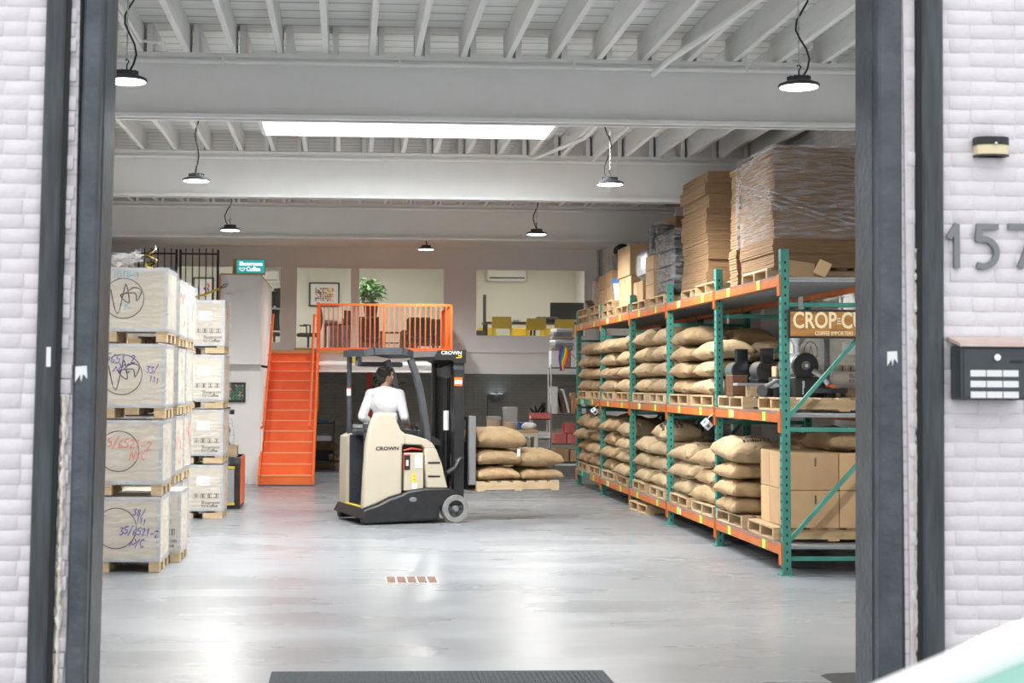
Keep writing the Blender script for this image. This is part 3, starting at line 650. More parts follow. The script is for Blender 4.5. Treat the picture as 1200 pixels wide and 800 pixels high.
def crate(label, group, x1, y0, z0, w, d, h=.585, marks='', side=None, bw=.10):
    """plywood case on a block base; x1 = right edge, y0 = front"""
    t = thing('plywood_crate', label, 'crate', (x1 - w / 2, y0 + d / 2, z0), rng.uniform(-.012, .012), group)
    for x in (-w / 2 + .05, -.02, w / 2 - .05):
        for y in (-d / 2 + .06, 0, d / 2 - .06): mo('block', BLK, t, (x + (bw - .1) / 2 * (-1 if x > .1 else (1 if x < -.1 else 0)), y, .0375)).scale.x = bw / .10
    for x in (-w / 2 + .05, -.02, w / 2 - .05): MB().box((x, 0, .087), (.10, d, .022), bev=.003).obj('base_board', 'pallet_light', t)
    zb = .10
    MB().b2((-w / 2 + .01, -d / 2 + .01, zb), (w / 2 - .01, d / 2 - .01, zb + .02)).obj('bottom_panel', 'plywood', t)
    for nm, a, b in (('front_panel', (-w / 2, -d / 2, zb), (w / 2, -d / 2 + .012, zb + h)), ('back_panel', (-w / 2, d / 2 - .012, zb), (w / 2, d / 2, zb + h)), ('side_panel', (-w / 2, -d / 2, zb), (-w / 2 + .012, d / 2, zb + h)),
                     ('side_panel', (w / 2 - .012, -d / 2, zb), (w / 2, d / 2, zb + h)), ('lid_panel', (-w / 2, -d / 2, zb + h - .012), (w / 2, d / 2, zb + h))): MB().b2(a, b).obj(nm, 'plywood', t)
    e = .035
    for x in (-1, 1):
        for y in (-1, 1): MB().box((x * (w / 2 - e / 2 + .003), y * (d / 2 - e / 2 + .003), zb + h / 2), (e, e, h)).obj('edge_strip', 'edge_steel', t)
        for z in (zb + e / 2 - .002, zb + h - e / 2 + .003): MB().box((x * (w / 2 - e / 2 + .003), 0, z), (e, d - 2 * e, e)).obj('edge_strip', 'edge_steel', t)
    for y in (-1, 1):
        for z in (zb + e / 2 - .002, zb + h - e / 2 + .003): MB().box((0, y * (d / 2 - e / 2 + .003), z), (w - 2 * e, e, e)).obj('edge_strip', 'edge_steel', t)
    yf = -d / 2 - .0012; cx, cz = w / 2 - .40, zb + h * .52
    def mk(nm, mb, mt): mb.map(lambda p: Vector((p.x, p.y + yf, p.z))).obj(nm, mt, t)
    arc = [(cx - .12, cz + .08), (cx - .08, cz - .10), (cx - .045, cz - .13), (cx - .01, cz + .02), (cx + .02, cz + .13), (cx + .05, cz - .04), (cx - .03, cz + .03), (cx + .10, cz + .05), (cx + .12, cz - .02), (cx + .16, cz + .07), (cx + .09, cz + .10), (cx + .02, cz + .05)]
    if 'o' in marks: mk('drawn_circle', stroke(MB(), circle(cx, cz, .185), .008), 'pen_black')
    if 'a' in marks: mk('signature', stroke(MB(), smooth(arc), .011), 'pen_black')
    if '1' in marks: mk('handwriting', scrawl(scrawl(MB(), '1014-)', cx - .11, cz + .19, .07, .007), 'Y-', cx + .0, cz - .11, .06, .007), 'pen_blue')
    if '2' in marks: mk('handwriting', scrawl(scrawl(scrawl(scrawl(MB(), '5651 2', cx - .15, cz + .12, .075), '~YC', cx - .08, cz + .02, .085), '33/', cx + .22, cz + .02, .06, .008), '111', cx + .25, cz - .06, .05, .008), 'pen_violet')
    if '3' in marks: mk('handwriting', scrawl(scrawl(MB(), '35/6521-2', cx - .16, cz + .03, .085, .009), 'NYC', cx + .10, cz - .08, .085, .009), 'pen_red')
    if '4' in marks: mk('handwriting', scrawl(scrawl(scrawl(scrawl(MB(), '38/', cx + .15, cz + .12, .06, .008), '111', cx + .18, cz + .05, .05, .008), '35/6521-2', cx + .03, cz - .06, .066, .010), '~YC', cx + .12, cz - .17, .075, .010), 'pen_violet')
    if 'p' in marks:
        MB().box((w / 2 - .25, yf, zb + h * .66), (.17, .002, .12)).obj('paper_label', 'paper', t)
        for k in range(4): mk('handling_mark', stroke(stroke(MB(), [(w / 2 - .36 + k * .085, zb + .17), (w / 2 - .36 + k * .085, zb + .22), (w / 2 - .31 + k * .085, zb + .22), (w / 2 - .31 + k * .085, zb + .17), (w / 2 - .36 + k * .085, zb + .17)], .004), [(w / 2 - .335 + k * .085, zb + .18), (w / 2 - .335 + k * .085, zb + .21)], .016), 'pen_black')
        mk('lettering', up(text_mb('Showroom', .055, (.95, 1), .001, .0012), (w / 2 - .15, 0, zb + .11)), 'pen_black')
        mk('lettering', up(text_mb('Coffee', .055, (.95, 1), .001, .0012), (w / 2 - .13, 0, zb + .065)), 'pen_black')
        mk('lettering', stroke(MB(), circle(w / 2 - .24, zb + .075, .025, 8, 180, 360) + [(w / 2 - .265, zb + .075)], .006), 'pen_black')
    if side:
        m = MB(); g2 = random.Random(label + str(z0))
        for k in range(7):
            y = g2.uniform(-d * .38, d * .38); z = g2.uniform(zb + .1, zb + h - .1); m.box((w / 2 + .001, y, z), (.002, g2.uniform(.02, .10), g2.uniform(.02, .09)))
        m.obj('side_marks', side, t)
    g2 = random.Random(str(z0) + label); o1 = Vector((g2.random() * 9, 3, 1)); fm = MB()
    def fpt(s, u, v):
        ww, dd = w / 2 + .016, d / 2 + .016; P = [(-ww, -dd), (ww, -dd), (ww, dd), (-ww, dd)][s]; Q = [(ww, -dd), (ww, dd), (-ww, dd), (-ww, -dd)][s]
        p = Vector((P[0] + (Q[0] - P[0]) * u, P[1] + (Q[1] - P[1]) * u, zb + .01 + (h - .0) * v))
        return p + Vector(((1, -1)[s == 3] * (s in (1, 3)), (1, -1)[s == 0] * (s in (0, 2)), 0)) * (.012 * (1 + noise.noise(Vector((p.x * 5, p.y * 5, p.z * 2)) + o1)))
    for s_ in range(4): fm.grid(lambda u, v: fpt(s_, u, v), 10, 6)
    fm.obj('stretch_film', 'film_clear', t, fix=False)
    return t
PZ = .703
ax, ay = at(187, 671, Z=0).x, at(187, 671, Z=0).y
for k, (mk_, lab) in enumerate((('o4', 'bottom wrapped crate by the door post, violet handwriting over a thin circle'), ('o3', 'wrapped crate with red handwriting across its drawn circle'), ('oa2', 'wrapped crate with violet writing and a circled signature'), ('oa1', 'topmost wrapped crate by the door post, bold circled signature and blue scrawl'))):
    crate(lab, 'wrapped export crates', ax + .012 * k, ay, k * PZ, .98, .70, marks=mk_)
crate('single low wrapped crate on the floor beside the circle-marked crate stack', 'wrapped export crates', at(209, 661, Z=0).x, at(209, 661, Z=0).y + .13, 0, .62, .68, marks='p')
for j in range(2):
    for k in range(4):
        crate(('bottom', 'second', 'third', 'topmost')[k] + ' crate in the plain wrapped stack ' + ('right behind the circle-marked crates', 'nearer the paper-labelled stack')[j], 'wrapped export crates', -1.74 + .012 * k, 15.87 + j * .785, k * PZ, .9, .71, marks='p' if j else '', side='pink' if k % 2 else 'pen_faint', bw=.16)
cx_ = at(260, 608, Z=0)
for k, lab in enumerate(('bottom crate of the paper-labelled stack beside the black cabinet', 'second crate up in the paper-labelled stack beside the black cabinet', 'third crate up in the paper-labelled stack below the black gate', 'topmost crate of the paper-labelled stack below the black gate')):
    crate(lab, 'wrapped export crates', cx_.x, cx_.y, k * PZ, .95, .85, marks='p', side='pink', bw=.25)
# loose plastic and tangle on the top crate
g = random.Random(9); m = MB()
for k in range(6):
    c = Vector((-2.12 + g.uniform(-.10, .08), ay + .35 + g.uniform(-.12, .12), 4 * PZ + g.uniform(.04, .16)))
    m.grid(lambda u, v: c + Vector(((u - .5) * .26, (v - .5) * .2, .0)) + Vector([noise.noise(Vector((u * 3 + k, v * 3, q * 7))) * .12 for q in range(3)]), 6, 6)
m.map(lambda p_: Vector((p_.x, p_.y, max(p_.z, 3 * PZ + .689))))
tag(stuff(m.obj('crumpled_plastic', 'film_heavy', fix=False)), 'crumpled clear plastic sheet lying on the topmost circled-signature crate', 'plastic')
t = thing('ribbon_tangle', 'small tangle of dark and gold wire standing on the circled-signature crate', 'wire', (-1.86, ay + .4, 4 * PZ - .012))
for k, mt in enumerate(('black', 'yellow_bright', 'silver', 'black')):
    MB().tube([(.05 * math.cos(i * 1.3 + k), .04 * math.sin(i * 1.7 + k * 2), .02 + .028 * i * (.6 + .12 * k)) for i in range(9)], .010, 5).obj('wire_loop', mt, t)

# ================================================================== PALLETS AND SACKS
def pallet_proto(mat='pallet_wood', L=1.15, Wd=1.0):
    t = thing('wooden_pallet', '', 'pallet')
    for y in (-Wd / 2 + .02, 0, Wd / 2 - .02):
        MB().box((0, y, .063), (L, .04, .09), bev=.003).obj('stringer', mat, t)
    for k in range(7): MB().box((-L / 2 + .06 + k * (L - .12) / 6, 0, .1175), (.11, Wd, .019), bev=.002).obj('deck_board', mat, t)
    for k in range(3): MB().box((-L / 2 + .06 + k * (L - .12) / 2, 0, .0095), (.11, Wd, .019), bev=.002).obj('bottom_board', mat, t)
    return t
PAL = pallet_proto(); PAL2 = pallet_proto('pallet_light'); _used = set()
def pallet(loc, rz, label, group=None, proto=None):
    p = proto or PAL
    if p.name in _used: o = dup(p)
    else: o = p; _used.add(p.name)
    o.location = loc; o.rotation_euler = (0, 0, rz); o['label'] = label
    if group: o['group'] = group
    elif 'group' in o: del o['group']
    return o
PH = .127
def sack_fn(seed, L, Wd, T, press=False):
    o = Vector((seed * 3.7, seed * 1.3, seed * 2.1)); g2 = random.Random(seed); ph = g2.uniform(0, 6)
    def fn(u, v, s):                                  # u, v in -1..1, s = +1 top / -1 bottom
        x = L / 2 * u * (.93 + .07 * abs(v) ** 3); y = Wd / 2 * v * (.88 + .12 * abs(u) ** 4)
        b = max(0, (1 - abs(u) ** 3.2) * (1 - abs(v) ** 2.6))
        z = T / 2 * (b ** (.36 if press else .48)) * s if s > 0 else -T / 2 * (b ** .33)
        q = Vector((x * 4, y * 4, s * min(1, b * 5))) + o
        z += (.034 * noise.noise(q) + .020 * noise.noise(q * 2.4) + .008 * noise.noise(q * 5)) * (b ** .4)
        z += .010 * math.sin(v * 9 + ph) * abs(u) ** 3 * (1 - abs(u)) * 4 * s * b ** .25
        z -= .03 * abs(u) ** 6 + .02 * abs(v) ** 6
        z = max(z, -T / 2 + .004 * noise.noise(q * 2) + .002)         # flat where it lies
        if press: z = min(z, T / 2 + .004 * noise.noise(q * 2))       # and where the next one weighs on it
        x += .012 * noise.noise(q + Vector((5, 0, 0))); y += .014 * noise.noise(q + Vector((0, 5, 0)))
        return Vector((x, y, z + T / 2))
    return fn
def sack_mesh(seed, mat, L=.98, Wd=.56, T=.225, nu=22, nv=14, press=False):
    f = sack_fn(seed, L, Wd, T, press); m = MB(); m.grid(lambda u, v: f(u * 2 - 1, v * 2 - 1, 1), nu, nv)
    m.grid(lambda u, v: f(1 - u * 2, v * 2 - 1, -1), nu, nv)
    me = m.mesh('sack', mat, 70)
    bm = bmesh.new(); bm.from_mesh(me); bmesh.ops.remove_doubles(bm, verts=bm.verts, dist=.012 if False else .004); bmesh.ops.recalc_face_normals(bm, faces=bm.faces); bm.to_mesh(me); bm.free()
    me.polygons.foreach_set('use_smooth', [True] * len(me.polygons)); return me
SK = {m_: [sack_mesh(i + 10 * j, m_) for i in range(6)] for j, m_ in enumerate(('burlap', 'burlap_light'))}
SKP = {m_: [sack_mesh(i + 10 * j, m_, T=.205, press=True) for i in range(6)] for j, m_ in enumerate(('burlap', 'burlap_light'))}
SKW = {m_: [sack_mesh(40 + i + 10 * j, m_, L=.66, Wd=.94, T=.178, press=True) for i in range(3)] for j, m_ in enumerate(('burlap', 'burlap_light'))}
sg = random.Random(21)
TAG = MB().box((0, 0, 0), (.05, .004, .10)).mesh('paper_tag', 'white')
def sack(loc, rz, label, group, mat='burlap', tilt=(0, 0), me=None, tagged=False, scale=None, press=0):
    o = mo('burlap_sack', me or sg.choice((SKP if press else SK)[mat]), None, loc)
    if press: tilt = (tilt[0] * .3, tilt[1] * .3); scale = (1, 1, press / .205)
    o.rotation_euler = (tilt[0], tilt[1], rz); tag(o, label, 'sack', group)
    if scale: o.scale = scale
    if tagged: mo('paper_tag', TAG, o, (sg.uniform(-.2, .2), -.27, .10), sg.uniform(-.4, .4))
    return o
def printed(o, seed, L=.98, Wd=.56, T=.225, lines=5, vs=.55, us=-.55, ue=.5):
    f = sack_fn(seed, L, Wd, T); g2 = random.Random(seed); m = MB()
    for r in range(lines):
        u = us; v0 = vs - r * .2
        while u < ue:
            du = g2.uniform(.03, .075)
            def P(a, b): return f(a, b, 1) + Vector((0, 0, .004))
            m.add([P(u, v0), P(u + du, v0), P(u + du, v0 + .12), P(u, v0 + .12)], [(0, 1, 2, 3)]); u += du + g2.choice((.025, .03, .07))
    m.obj('printed_lettering', 'ink', o, fix=False, smooth=0)

# ================================================================== PALLET RACK
RX, RD, RY0, BAY = 4.04, .98, 14.12, 2.53             # aisle face, depth, first frame, bay length
LV = (.28, 1.50, 2.77); UH = 3.02
t = RK = thing('pallet_rack', 'long green and orange pallet rack of three levels along the wall', 'rack', (RX, RY0, 0))
UP = MB().b2((0, -.04, .0), (.08, .04, UH), bev=.006).mesh('upright', 'teal')
hm = MB()
for k in range(38):
    z = .06 + k * .0765; hm.box((.04, -.0405, z), (.016, .002, .026)); hm.box((-.0005, .018, z), (.002, .014, .026)); hm.box((-.0005, -.018, z), (.002, .014, .026))
HM = hm.mesh('slots', 'black_matte', 0)
FOOT = MB().box((.04, 0, .006), (.13, .13, .012)).mesh('foot_plate', 'teal')
for k in range(6):
    y = k * BAY
    for x in (0, RD):
        u_ = mo('upright', UP, t, (x, y, 0)); stuff(mo('slots', HM, u_)); mo('foot_plate', FOOT, u_)
    for z in (.15, 1.34, 2.50): MB().b2((.08, y - .02, z - .02), (RD, y + .02, z + .02)).obj('brace', 'teal', t)
    for z0, z1 in ((.30, 1.30), (1.44, 2.46)): MB().bar((.06, y, z0), (RD, y, z1), .035).obj('brace', 'teal', t)
BEAM = MB().b2((-.012, .045, -.10), (.04, BAY - .045, 0), bev=.006).mesh('beam', 'rack_orange')
CONN = MB().b2((-.016, -.03, -.19), (.002, .045, .01)).b2((-.016, BAY - .045, -.19), (.002, BAY + .03, .01)).mesh('connector', 'rack_orange')
dm = MB().b2((.04, .02, -.022), (RD + .04, BAY - .02, -.012))
for k in range(18): dm.b2((.02, .06 + k * (BAY - .12) / 17.5, -.05), (RD + .06, .10 + k * (BAY - .12) / 17.5, -.012))
DK = dm.mesh('deck', 'galv')
wm = MB()
for k in range(56): wm.b2((-.014, .07 + k * .0432, -.03), (.10, .074 + k * .0432, .004))
wm.b2((-.016, .05, -.004), (-.012, BAY - .05, .0)); WM = wm.mesh('wire_mesh', 'galv', 0)
STK = MB().box((-.0145, 0, -.05), (.003, .11, .085)).mesh('sticker', 'sticker'); STW = MB().box((-.0145, 0, -.05), (.003, .06, .07)).mesh('sticker', 'white')
for li, z in enumerate(LV):
    for k in range(5):
        b = mo('beam', BEAM, t, (0, k * BAY, z)); mo('connector', CONN, b)
        for q in (.62, 1.85): mo('sticker', STK, b, (0, q + sg.uniform(-.1, .1), 0))
        if (k + li) % 2: mo('sticker', STW, b, (0, 1.72, 0))
        stuff(mo('wire_mesh', WM, b))
        if k == 4 and li < 2: MB().b2((-.0145, 1.0, -.098), (-.012, 2.3, -.004)).obj('green_tape', 'teal', b)
        mo('beam', BEAM, t, (RD, k * BAY, z)); mo('deck', DK, t, (0, k * BAY, z))
def slot(b, j): return RY0 + b * BAY + .06 + (.62 if j == 0 else 1.85)    # centre of pallet place j (0 near) in bay b (0 near)
PX = RX + .575
BN = ('by the wooden sign', 'fourth from the rainbow flag', 'third from the rainbow flag', 'second from the rainbow flag', 'beside the rainbow flag')
# middle level: sacks in bays 1..4
def stack(b, j, lv, n, mat, style='side', lab=None, front_only=False, dz=.198, back=None, covered=False):
    z = LV[lv] + .004; y = slot(b, j); lvn = ('bottom', 'middle', 'top')[lv]
    pallet((PX, y, z), sg.uniform(-.03, .03), '%s wooden pallet under sacks on the %s rack level, bay %s' % (('sign-side', 'flag-side')[j], lvn, BN[b]), 'pallets on the rack, %s level' % lvn, sg.choice((PAL, PAL2)))
    z += PH
    lab = lab or 'burlap coffee sack on the %s rack level, bay %s' % (lvn, BN[b]); grp = 'sacks, %s level, bay %s' % (lvn, BN[b])
    pn = ('sign-side', 'flag-side')[j]; base_lab = lab
    for k in range(n):
        ly_ = 'top' if k == n - 1 else ('bottom', 'second', 'third', 'fourth')[k]
        lab = '%s-layer aisle-side sack, %s pallet, %s rack level, bay %s' % (ly_, pn, lvn, BN[b])
        st = style if style != 'mix' else ('side', 'end')[(k + b + j) % 2]
        nb = n if back is None else back; pr_ = dz if (k < n - 1 or covered) else 0
        if st == 'side':
            sack((RX + .29 + sg.uniform(-.05, .0), y + sg.uniform(-.05, .05), z + k * dz), R(90) + sg.uniform(-.07, .07), lab, grp, mat, (sg.uniform(-.05, .05) * .5, sg.uniform(-.05, .05) * .5), tagged=sg.random() < .15, press=pr_)
            lab = lab.replace('aisle-side', 'wall-side')
        else:
            for s_ in (-1, 1): sack((RX + .46 + sg.uniform(-.08, .02), y + s_ * .288, z + k * dz), sg.choice((0, math.pi)) + sg.uniform(-.05, .05), lab, grp, mat, (sg.uniform(-.06, .06) * .5, sg.uniform(-.06, .04) * .5), press=pr_)
        if st == 'side' and k < nb: sack((RX + .86, y + sg.uniform(-.05, .05), z + k * dz), R(90) + sg.uniform(-.05, .05), lab, grp, mat, press=dz if k < nb - 1 else 0)
stack(4, 1, 1, 4, 'burlap', 'side'); stack(4, 0, 1, 4, 'burlap', 'mix'); stack(3, 1, 1, 4, 'burlap_light', 'mix', dz=.2); stack(3, 0, 1, 4, 'burlap_light', 'side', dz=.205)
stack(2, 1, 1, 4, 'burlap_light', 'side', dz=.215); stack(2, 0, 1, 4, 'burlap_light', 'side', dz=.215)
stack(1, 1, 1, 4, 'burlap', 'side', dz=.195); stack(1, 0, 1, 3, 'burlap_light', 'side', dz=.2)
# bottom level
stack(4, 1, 0, 4, 'burlap', 'mix'); stack(4, 0, 0, 4, 'burlap', 'mix'); stack(3, 1, 0, 4, 'burlap', 'mix'); stack(3, 0, 0, 4, 'burlap_light', 'mix', dz=.19)
stack(2, 1, 0, 3, 'burlap_light', 'side', back=4); stack(2, 0, 0, 3, 'burlap_light', 'side', dz=.205, back=4, covered=True); stack(1, 1, 0, 3, 'burlap_light', 'side', dz=.2, back=4); stack(1, 0, 0, 3, 'burlap', 'side', dz=.2, back=4)
# printed sacks lying on top of bottom-level stacks
me = sack_mesh(77, 'burlap_light', L=1.0, Wd=.62, T=.24)
o = sack((RX + .30, slot(2, 0) + .04, LV[0] + PH + .004 + .615), R(84), 'pale burlap sack with dark printed lettering on the bottom rack level', None, me=me, tilt=(-.05, -.03)); printed(o, 77, 1.0, .62, .24, 5, .72, -.82, .35)
# near bay, bottom level: stack of four, dark sacks behind, cartons
y = slot(0, 1) + .08; pallet((PX, y, LV[0] + .004), .02, 'pale pallet carrying the four sacks beside the brown cartons', proto=PAL2)
for k in range(4):
    if k < 3: sack((RX + .26 + sg.uniform(-.03, .01), y + sg.uniform(-.03, .03), LV[0] + PH + .004 + k * .178), sg.uniform(-.04, .04), ('bottom', 'second', 'third')[k] + ' burlap sack up in the tidy stack beside the brown cartons', 'sacks beside the brown cartons', 'burlap', (0, 0), me=SKW['burlap'][k], tagged=k == 0)
    else:
        me = sack_mesh(78, 'burlap_light', L=.66, Wd=.98, T=.26); o = sack((RX + .23, y, LV[0] + PH + .004 + .534), .03, 'topmost sack with dark printed lettering beside the brown cartons', None, me=me, tilt=(.06, .03)); printed(o, 78, .66, .98, .26, 3, -.30, -.5, .5)
for k in range(4): sack((RX + .875, slot(0, 1) + .08, LV[0] + PH + .004 + .2 * k), R(90) + .03 * (k % 2), ('bottom', 'second', 'third', 'topmost')[k] + ' burlap sack in the wall-side stack beside the brown cartons', 'sacks beside the brown cartons', 'burlap', press=.2 if k < 3 else 0)
sack((RX + .80, slot(0, 0) + .02, LV[0] + PH + .004 + .704), R(90), 'burlap sack lying on top of the brown cartons', None, 'burlap')
y = slot(0, 0); pallet((PX, y + .05, LV[0] + .004), -.02, 'wooden pallet under the brown cartons at the rack end')
CB = MB().box((0, 0, .175), (.485, .31, .35), bev=.006).mesh('carton', 'carton')
TP = MB().box((0, 0, .3505), (.486, .05, .002)).box((0, -.1555, .32), (.05, .002, .06)).mesh('carton_tape', 'carton_light')
for i in range(2):
    for j in range(3):
        for k in range(2):
            if j == 2 and k == 1 and i == 0: pass
            o = mo('brown_carton', CB, None, (RX + .36 + i * .492, y - .34 + j * .318, LV[0] + PH + .004 + k * .353), sg.uniform(-.01, .01)); tag(o, '%s brown carton %s, %s, on the rack-end pallet' % (('lower', 'upper')[k], ('facing the doorway', 'in the middle row', 'in the row beside the sacks')[j], ('aisle side', 'wall side')[i]), 'carton', 'brown cartons at the rack end')
            mo('tape', TP, o)
            if j == 0: scr = MB(); [scr.box((.02, -.157, .30 - q * .014), (.018, .002, .009)) for q in range(6)]; scr.obj('printed_mark', 'ink', o)
p_ = at(765, 602, Z=0); pallet((RX + .55, p_.y + .35, 0), .05, 'empty pallet lying on the floor under the rack')
# ================================================================== GOODS ON THE RACK
TAPE = {}
def carton(name, label, a, b, mat='carton', cat='box', group=None, tape=True, straps=0, rz=0):
    d = [b[i] - a[i] for i in range(3)]; o = MB().box((0, 0, d[2] / 2), d, bev=.006).obj(name, mat, None, ((a[0] + b[0]) / 2, (a[1] + b[1]) / 2, a[2]), rz)
    tag(o, label, cat, group)
    if tape:
        MB().box((0, 0, d[2] + .0005), (d[0] * 1.002, .05, .002)).box((-d[0] / 2 - .0008, 0, d[2] - .05), (.002, .05, .10)).obj('tape', 'carton_light' if mat == 'carton' else 'carton', o)
        MB().box((0, -d[1] / 2 - .0008, d[2] * .55), (d[0] * .3, .002, d[2] * .25)).obj('paper_label', 'carton_light' if mat != 'carton_light' else 'paper', o)
    for k in range(straps):
        x = d[0] * (-.22 + .44 * k); MB().box((x, -d[1] / 2 - .001, d[2] / 2), (.025, .003, d[2])).box((x, 0, d[2] + .001), (.025, d[1], .003)).obj('strap', 'yellow_bright', o)
    return o
Z3 = LV[2] + .004
def sheet_stack(label, x0, x1, y0, y1, z0, z1, mat, n, seed, notch=()):
    t = thing('flat_carton_stack', label, 'cardboard', ((x0 + x1) / 2, (y0 + y1) / 2, z0)); g2 = random.Random(seed); m = MB(); h = (z1 - z0) / n; dx = dy = 0
    for k in range(n):
        if k % 7 == 0: dx, dy = g2.uniform(-.022, .022), g2.uniform(-.022, .022)
        m.box((dx + g2.uniform(-.006, .006), dy + g2.uniform(-.006, .006), h * (k + .5)), (x1 - x0 - .04, y1 - y0 - .04, h * .80), rz=g2.uniform(-.006, .006))
        m.box((dx, dy, h * (k + .5)), (x1 - x0 - .07, y1 - y0 - .07, h))
    stuff(m.obj('flat_cartons', mat, t, smooth=0)); return t
# tall brown stack and wrapped stack
pallet((PX + .1, 18.3, Z3), .01, 'pallet under the tall unwrapped brown carton stack', proto=PAL2); pallet((PX + .03, 17.23, Z3), .0, 'pallet with a folded carton between the two tall stacks')
t = sheet_stack('tall stack of flat brown cartons with a green strap on the rack top', 4.13, 5.28, 17.45, 18.8, Z3 + PH, 4.22, 'carton_edge', 62, 4)
MB().b2((.24, -.68, 0), (.26, -.672, 1.33)).obj('strap', 'teal', t); MB().b2((.1, -.684, .85), (.32, -.676, 1.0)).obj('paper_label', 'carton_light', t)
carton('upright_carton', 'flat tan carton leaning at the foot of the tall brown stack', (4.42, 17.18, Z3 + PH), (4.86, 17.40, Z3 + PH + .33), 'carton_light', tape=False)
pallet((PX + .1, 15.4, Z3), -.01, 'pallet under the plastic-wrapped carton stack', proto=PAL2)
t = sheet_stack('big stack of flat cartons wrapped in clear plastic film on the rack top', 4.14, 5.36, 14.74, 16.04, Z3 + PH, 4.08, 'carton_edge', 58, 6)
w2, d2, h2 = .61, .65, 4.08 - Z3 - PH; fm = MB()
def fpt2(s, u, v):
    P = [(-w2, -d2), (w2, -d2), (w2, d2), (-w2, d2)]; a, b = P[s], P[(s + 1) % 4]; nrm = ((0, -1), (1, 0), (0, 1), (-1, 0))[s]
    x, y = a[0] + (b[0] - a[0]) * u, a[1] + (b[1] - a[1]) * u; z = .28 + (h2 - .26) * v
    e = .006 + .03 * max(0, noise.noise(Vector((x * 4, y * 4, z * 3)))) 
    return (x + nrm[0] * e + (x / w2) * .006, y + nrm[1] * e + (y / d2) * .006, z)
for s_ in range(4): fm.grid(lambda u, v: fpt2(s_, u, v), 14, 12)
fm.grid(lambda u, v: ((u - .5) * 2 * w2, (v - .5) * 2 * d2, h2 + .022 + .015 * noise.noise(Vector((u * 6, v * 6, 2)))), 12, 12)
fm.obj('stretch_film', 'film_heavy', t, fix=False)
for k in range(3):
    MB().tube([(-w2 - .03, .45 - .2 * k, h2 * (.80 - .05 * k)), (-w2 - .035, -.1, h2 * (.70 - .05 * k)), (-w2 - .02, -d2 - .03, h2 * (.62 - .05 * k)), (-.1, -d2 - .04, h2 * (.47 - .04 * k)), (w2, -d2 - .03, h2 * (.30 - .05 * k))], .012 - .002 * k, 6).obj('twisted_film', 'film_heavy', t)
MB().tube([(-w2 - .02, .6, h2 * .62), (-w2 - .05, .3, h2 * .85), (-w2 - .03, -.3, h2 * .98), (-w2 + .02, -d2 - .02, h2 * 1.0)], .02, 6).obj('twisted_film', 'film_heavy', t)
o = carton('carton_offcut', 'bent cardboard offcut lying on the rack top under the wrapped stack', (4.22, 14.55, Z3), (4.52, 14.565, Z3 + .17), 'carton_light', tape=False); o.rotation_euler = (-.35, .12, .1); o.location.z += .012
o = carton('carton_offcut', 'curled cardboard strip beside the bent offcut on the rack top', (4.47, 14.5, Z3), (4.60, 14.515, Z3 + .15), 'carton_light', tape=False); o.rotation_euler = (-.2, .45, -.5); o.location.z += .03
sheet_stack('narrow pile of folded brown cartons behind the plastic-wrapped stack', 4.14, 4.55, 16.10, 16.45, Z3, 4.06, 'carton_edge', 44, 12)
# pallets on the far top bays
gp = 'stacked pallets on the rack top by the rainbow flag'
for b, j in ((4, 1), (4, 0), (3, 1)):
    for k in range(2): pallet((PX, slot(b, j), Z3 + k * PH), sg.uniform(-.02, .02), 'wooden pallet doubled up on the rack top above the rainbow flag', gp)
for b, j, lab in ((3, 0, 'single pallet on the rack top under the two big tan cartons'), (2, 1, 'single pallet on the rack top under the silver film bundle'), (2, 0, 'single pallet on the rack top under the black wrapped cartons')): pallet((PX, slot(b, j), Z3), 0, lab)
Zd, Zs = Z3 + 2 * PH, Z3 + PH
# broken slats, bag roll
m = MB(); 
for k in range(5): m.bar((4.15, 26.1 + .1 * k, Zd + .03 + .03 * k), (4.6, 26.3 + .05 * k, Zd + .06 + .03 * k), .08, .02)
tag(m.obj('broken_slats', 'wood_dark'), 'pile of broken dark slats on the farthest rack-top pallet', 'wood')
t = thing('bagged_roll', 'tan roll in a crinkled clear bag on the rack top', 'bag', (4.36, 25.45, Zd))
pr_ = [(.02, 0), (.20, .01), (.24, .12), (.22, .3), (.24, .42), (.17, .5), (.05, .53)]
MB().lathe([(r * 1.0, z) for r, z in pr_], 16).map(lambda p: p + Vector((.02 * noise.noise(p * 9), .02 * noise.noise(p * 9 + Vector((4, 0, 0))), 0))).obj('roll', 'carton', t)
MB().lathe([(r * 1.07 + .008, z * 1.03) for r, z in pr_], 16).map(lambda p: p + Vector((.03 * noise.noise(p * 14), .03 * noise.noise(p * 14 + Vector((4, 0, 0))), 0))).obj('bag', 'film_heavy', t)
gcb = 'small cartons on the rack top'
for k, (y0, y1, z0, z1) in enumerate(((24.35, 24.95, Zd, Zd + .24), (24.35, 24.95, Zd + .245, Zd + .47), (23.75, 24.3, Zd, Zd + .26), (23.75, 24.3, Zd + .265, Zd + .50))):
    carton('small_carton', 'brown carton in the low pile between bagged roll and big tan cartons', (4.13, y0, z0), (4.6, y1, z1), 'carton_light', group='cartons between bagged roll and big tan cartons')
t = thing('storage_bin', 'grey plastic bin with black bags heaped in it on the rack top', 'bin', (4.40, 24.0, Zd + .502))
MB().prism([(-.15, 0), (.15, 0), (.19, .26), (-.19, .26)], -.2, .2).obj('tub', 'grey_mid', t)
for k in range(6): MB().ball((sg.uniform(-.12, .12), sg.uniform(-.12, .12), .30 + sg.uniform(0, .07)), (.11, .09, .07), 8, 6).obj('black_bag', 'black_matte', t)
t = thing('bucket', 'white bucket with a blue rim on the rack top', 'bucket', (4.22, 23.45, Zd + .002))
MB().lathe([(.09, 0), (.12, .30), (.128, .31), (.115, .31), (.09, .02)], 20).obj('pail', 'white', t); MB().lathe([(.118, .27), (.131, .27), (.133, .335), (.12, .335)], 20).obj('rim', 'blue', t)
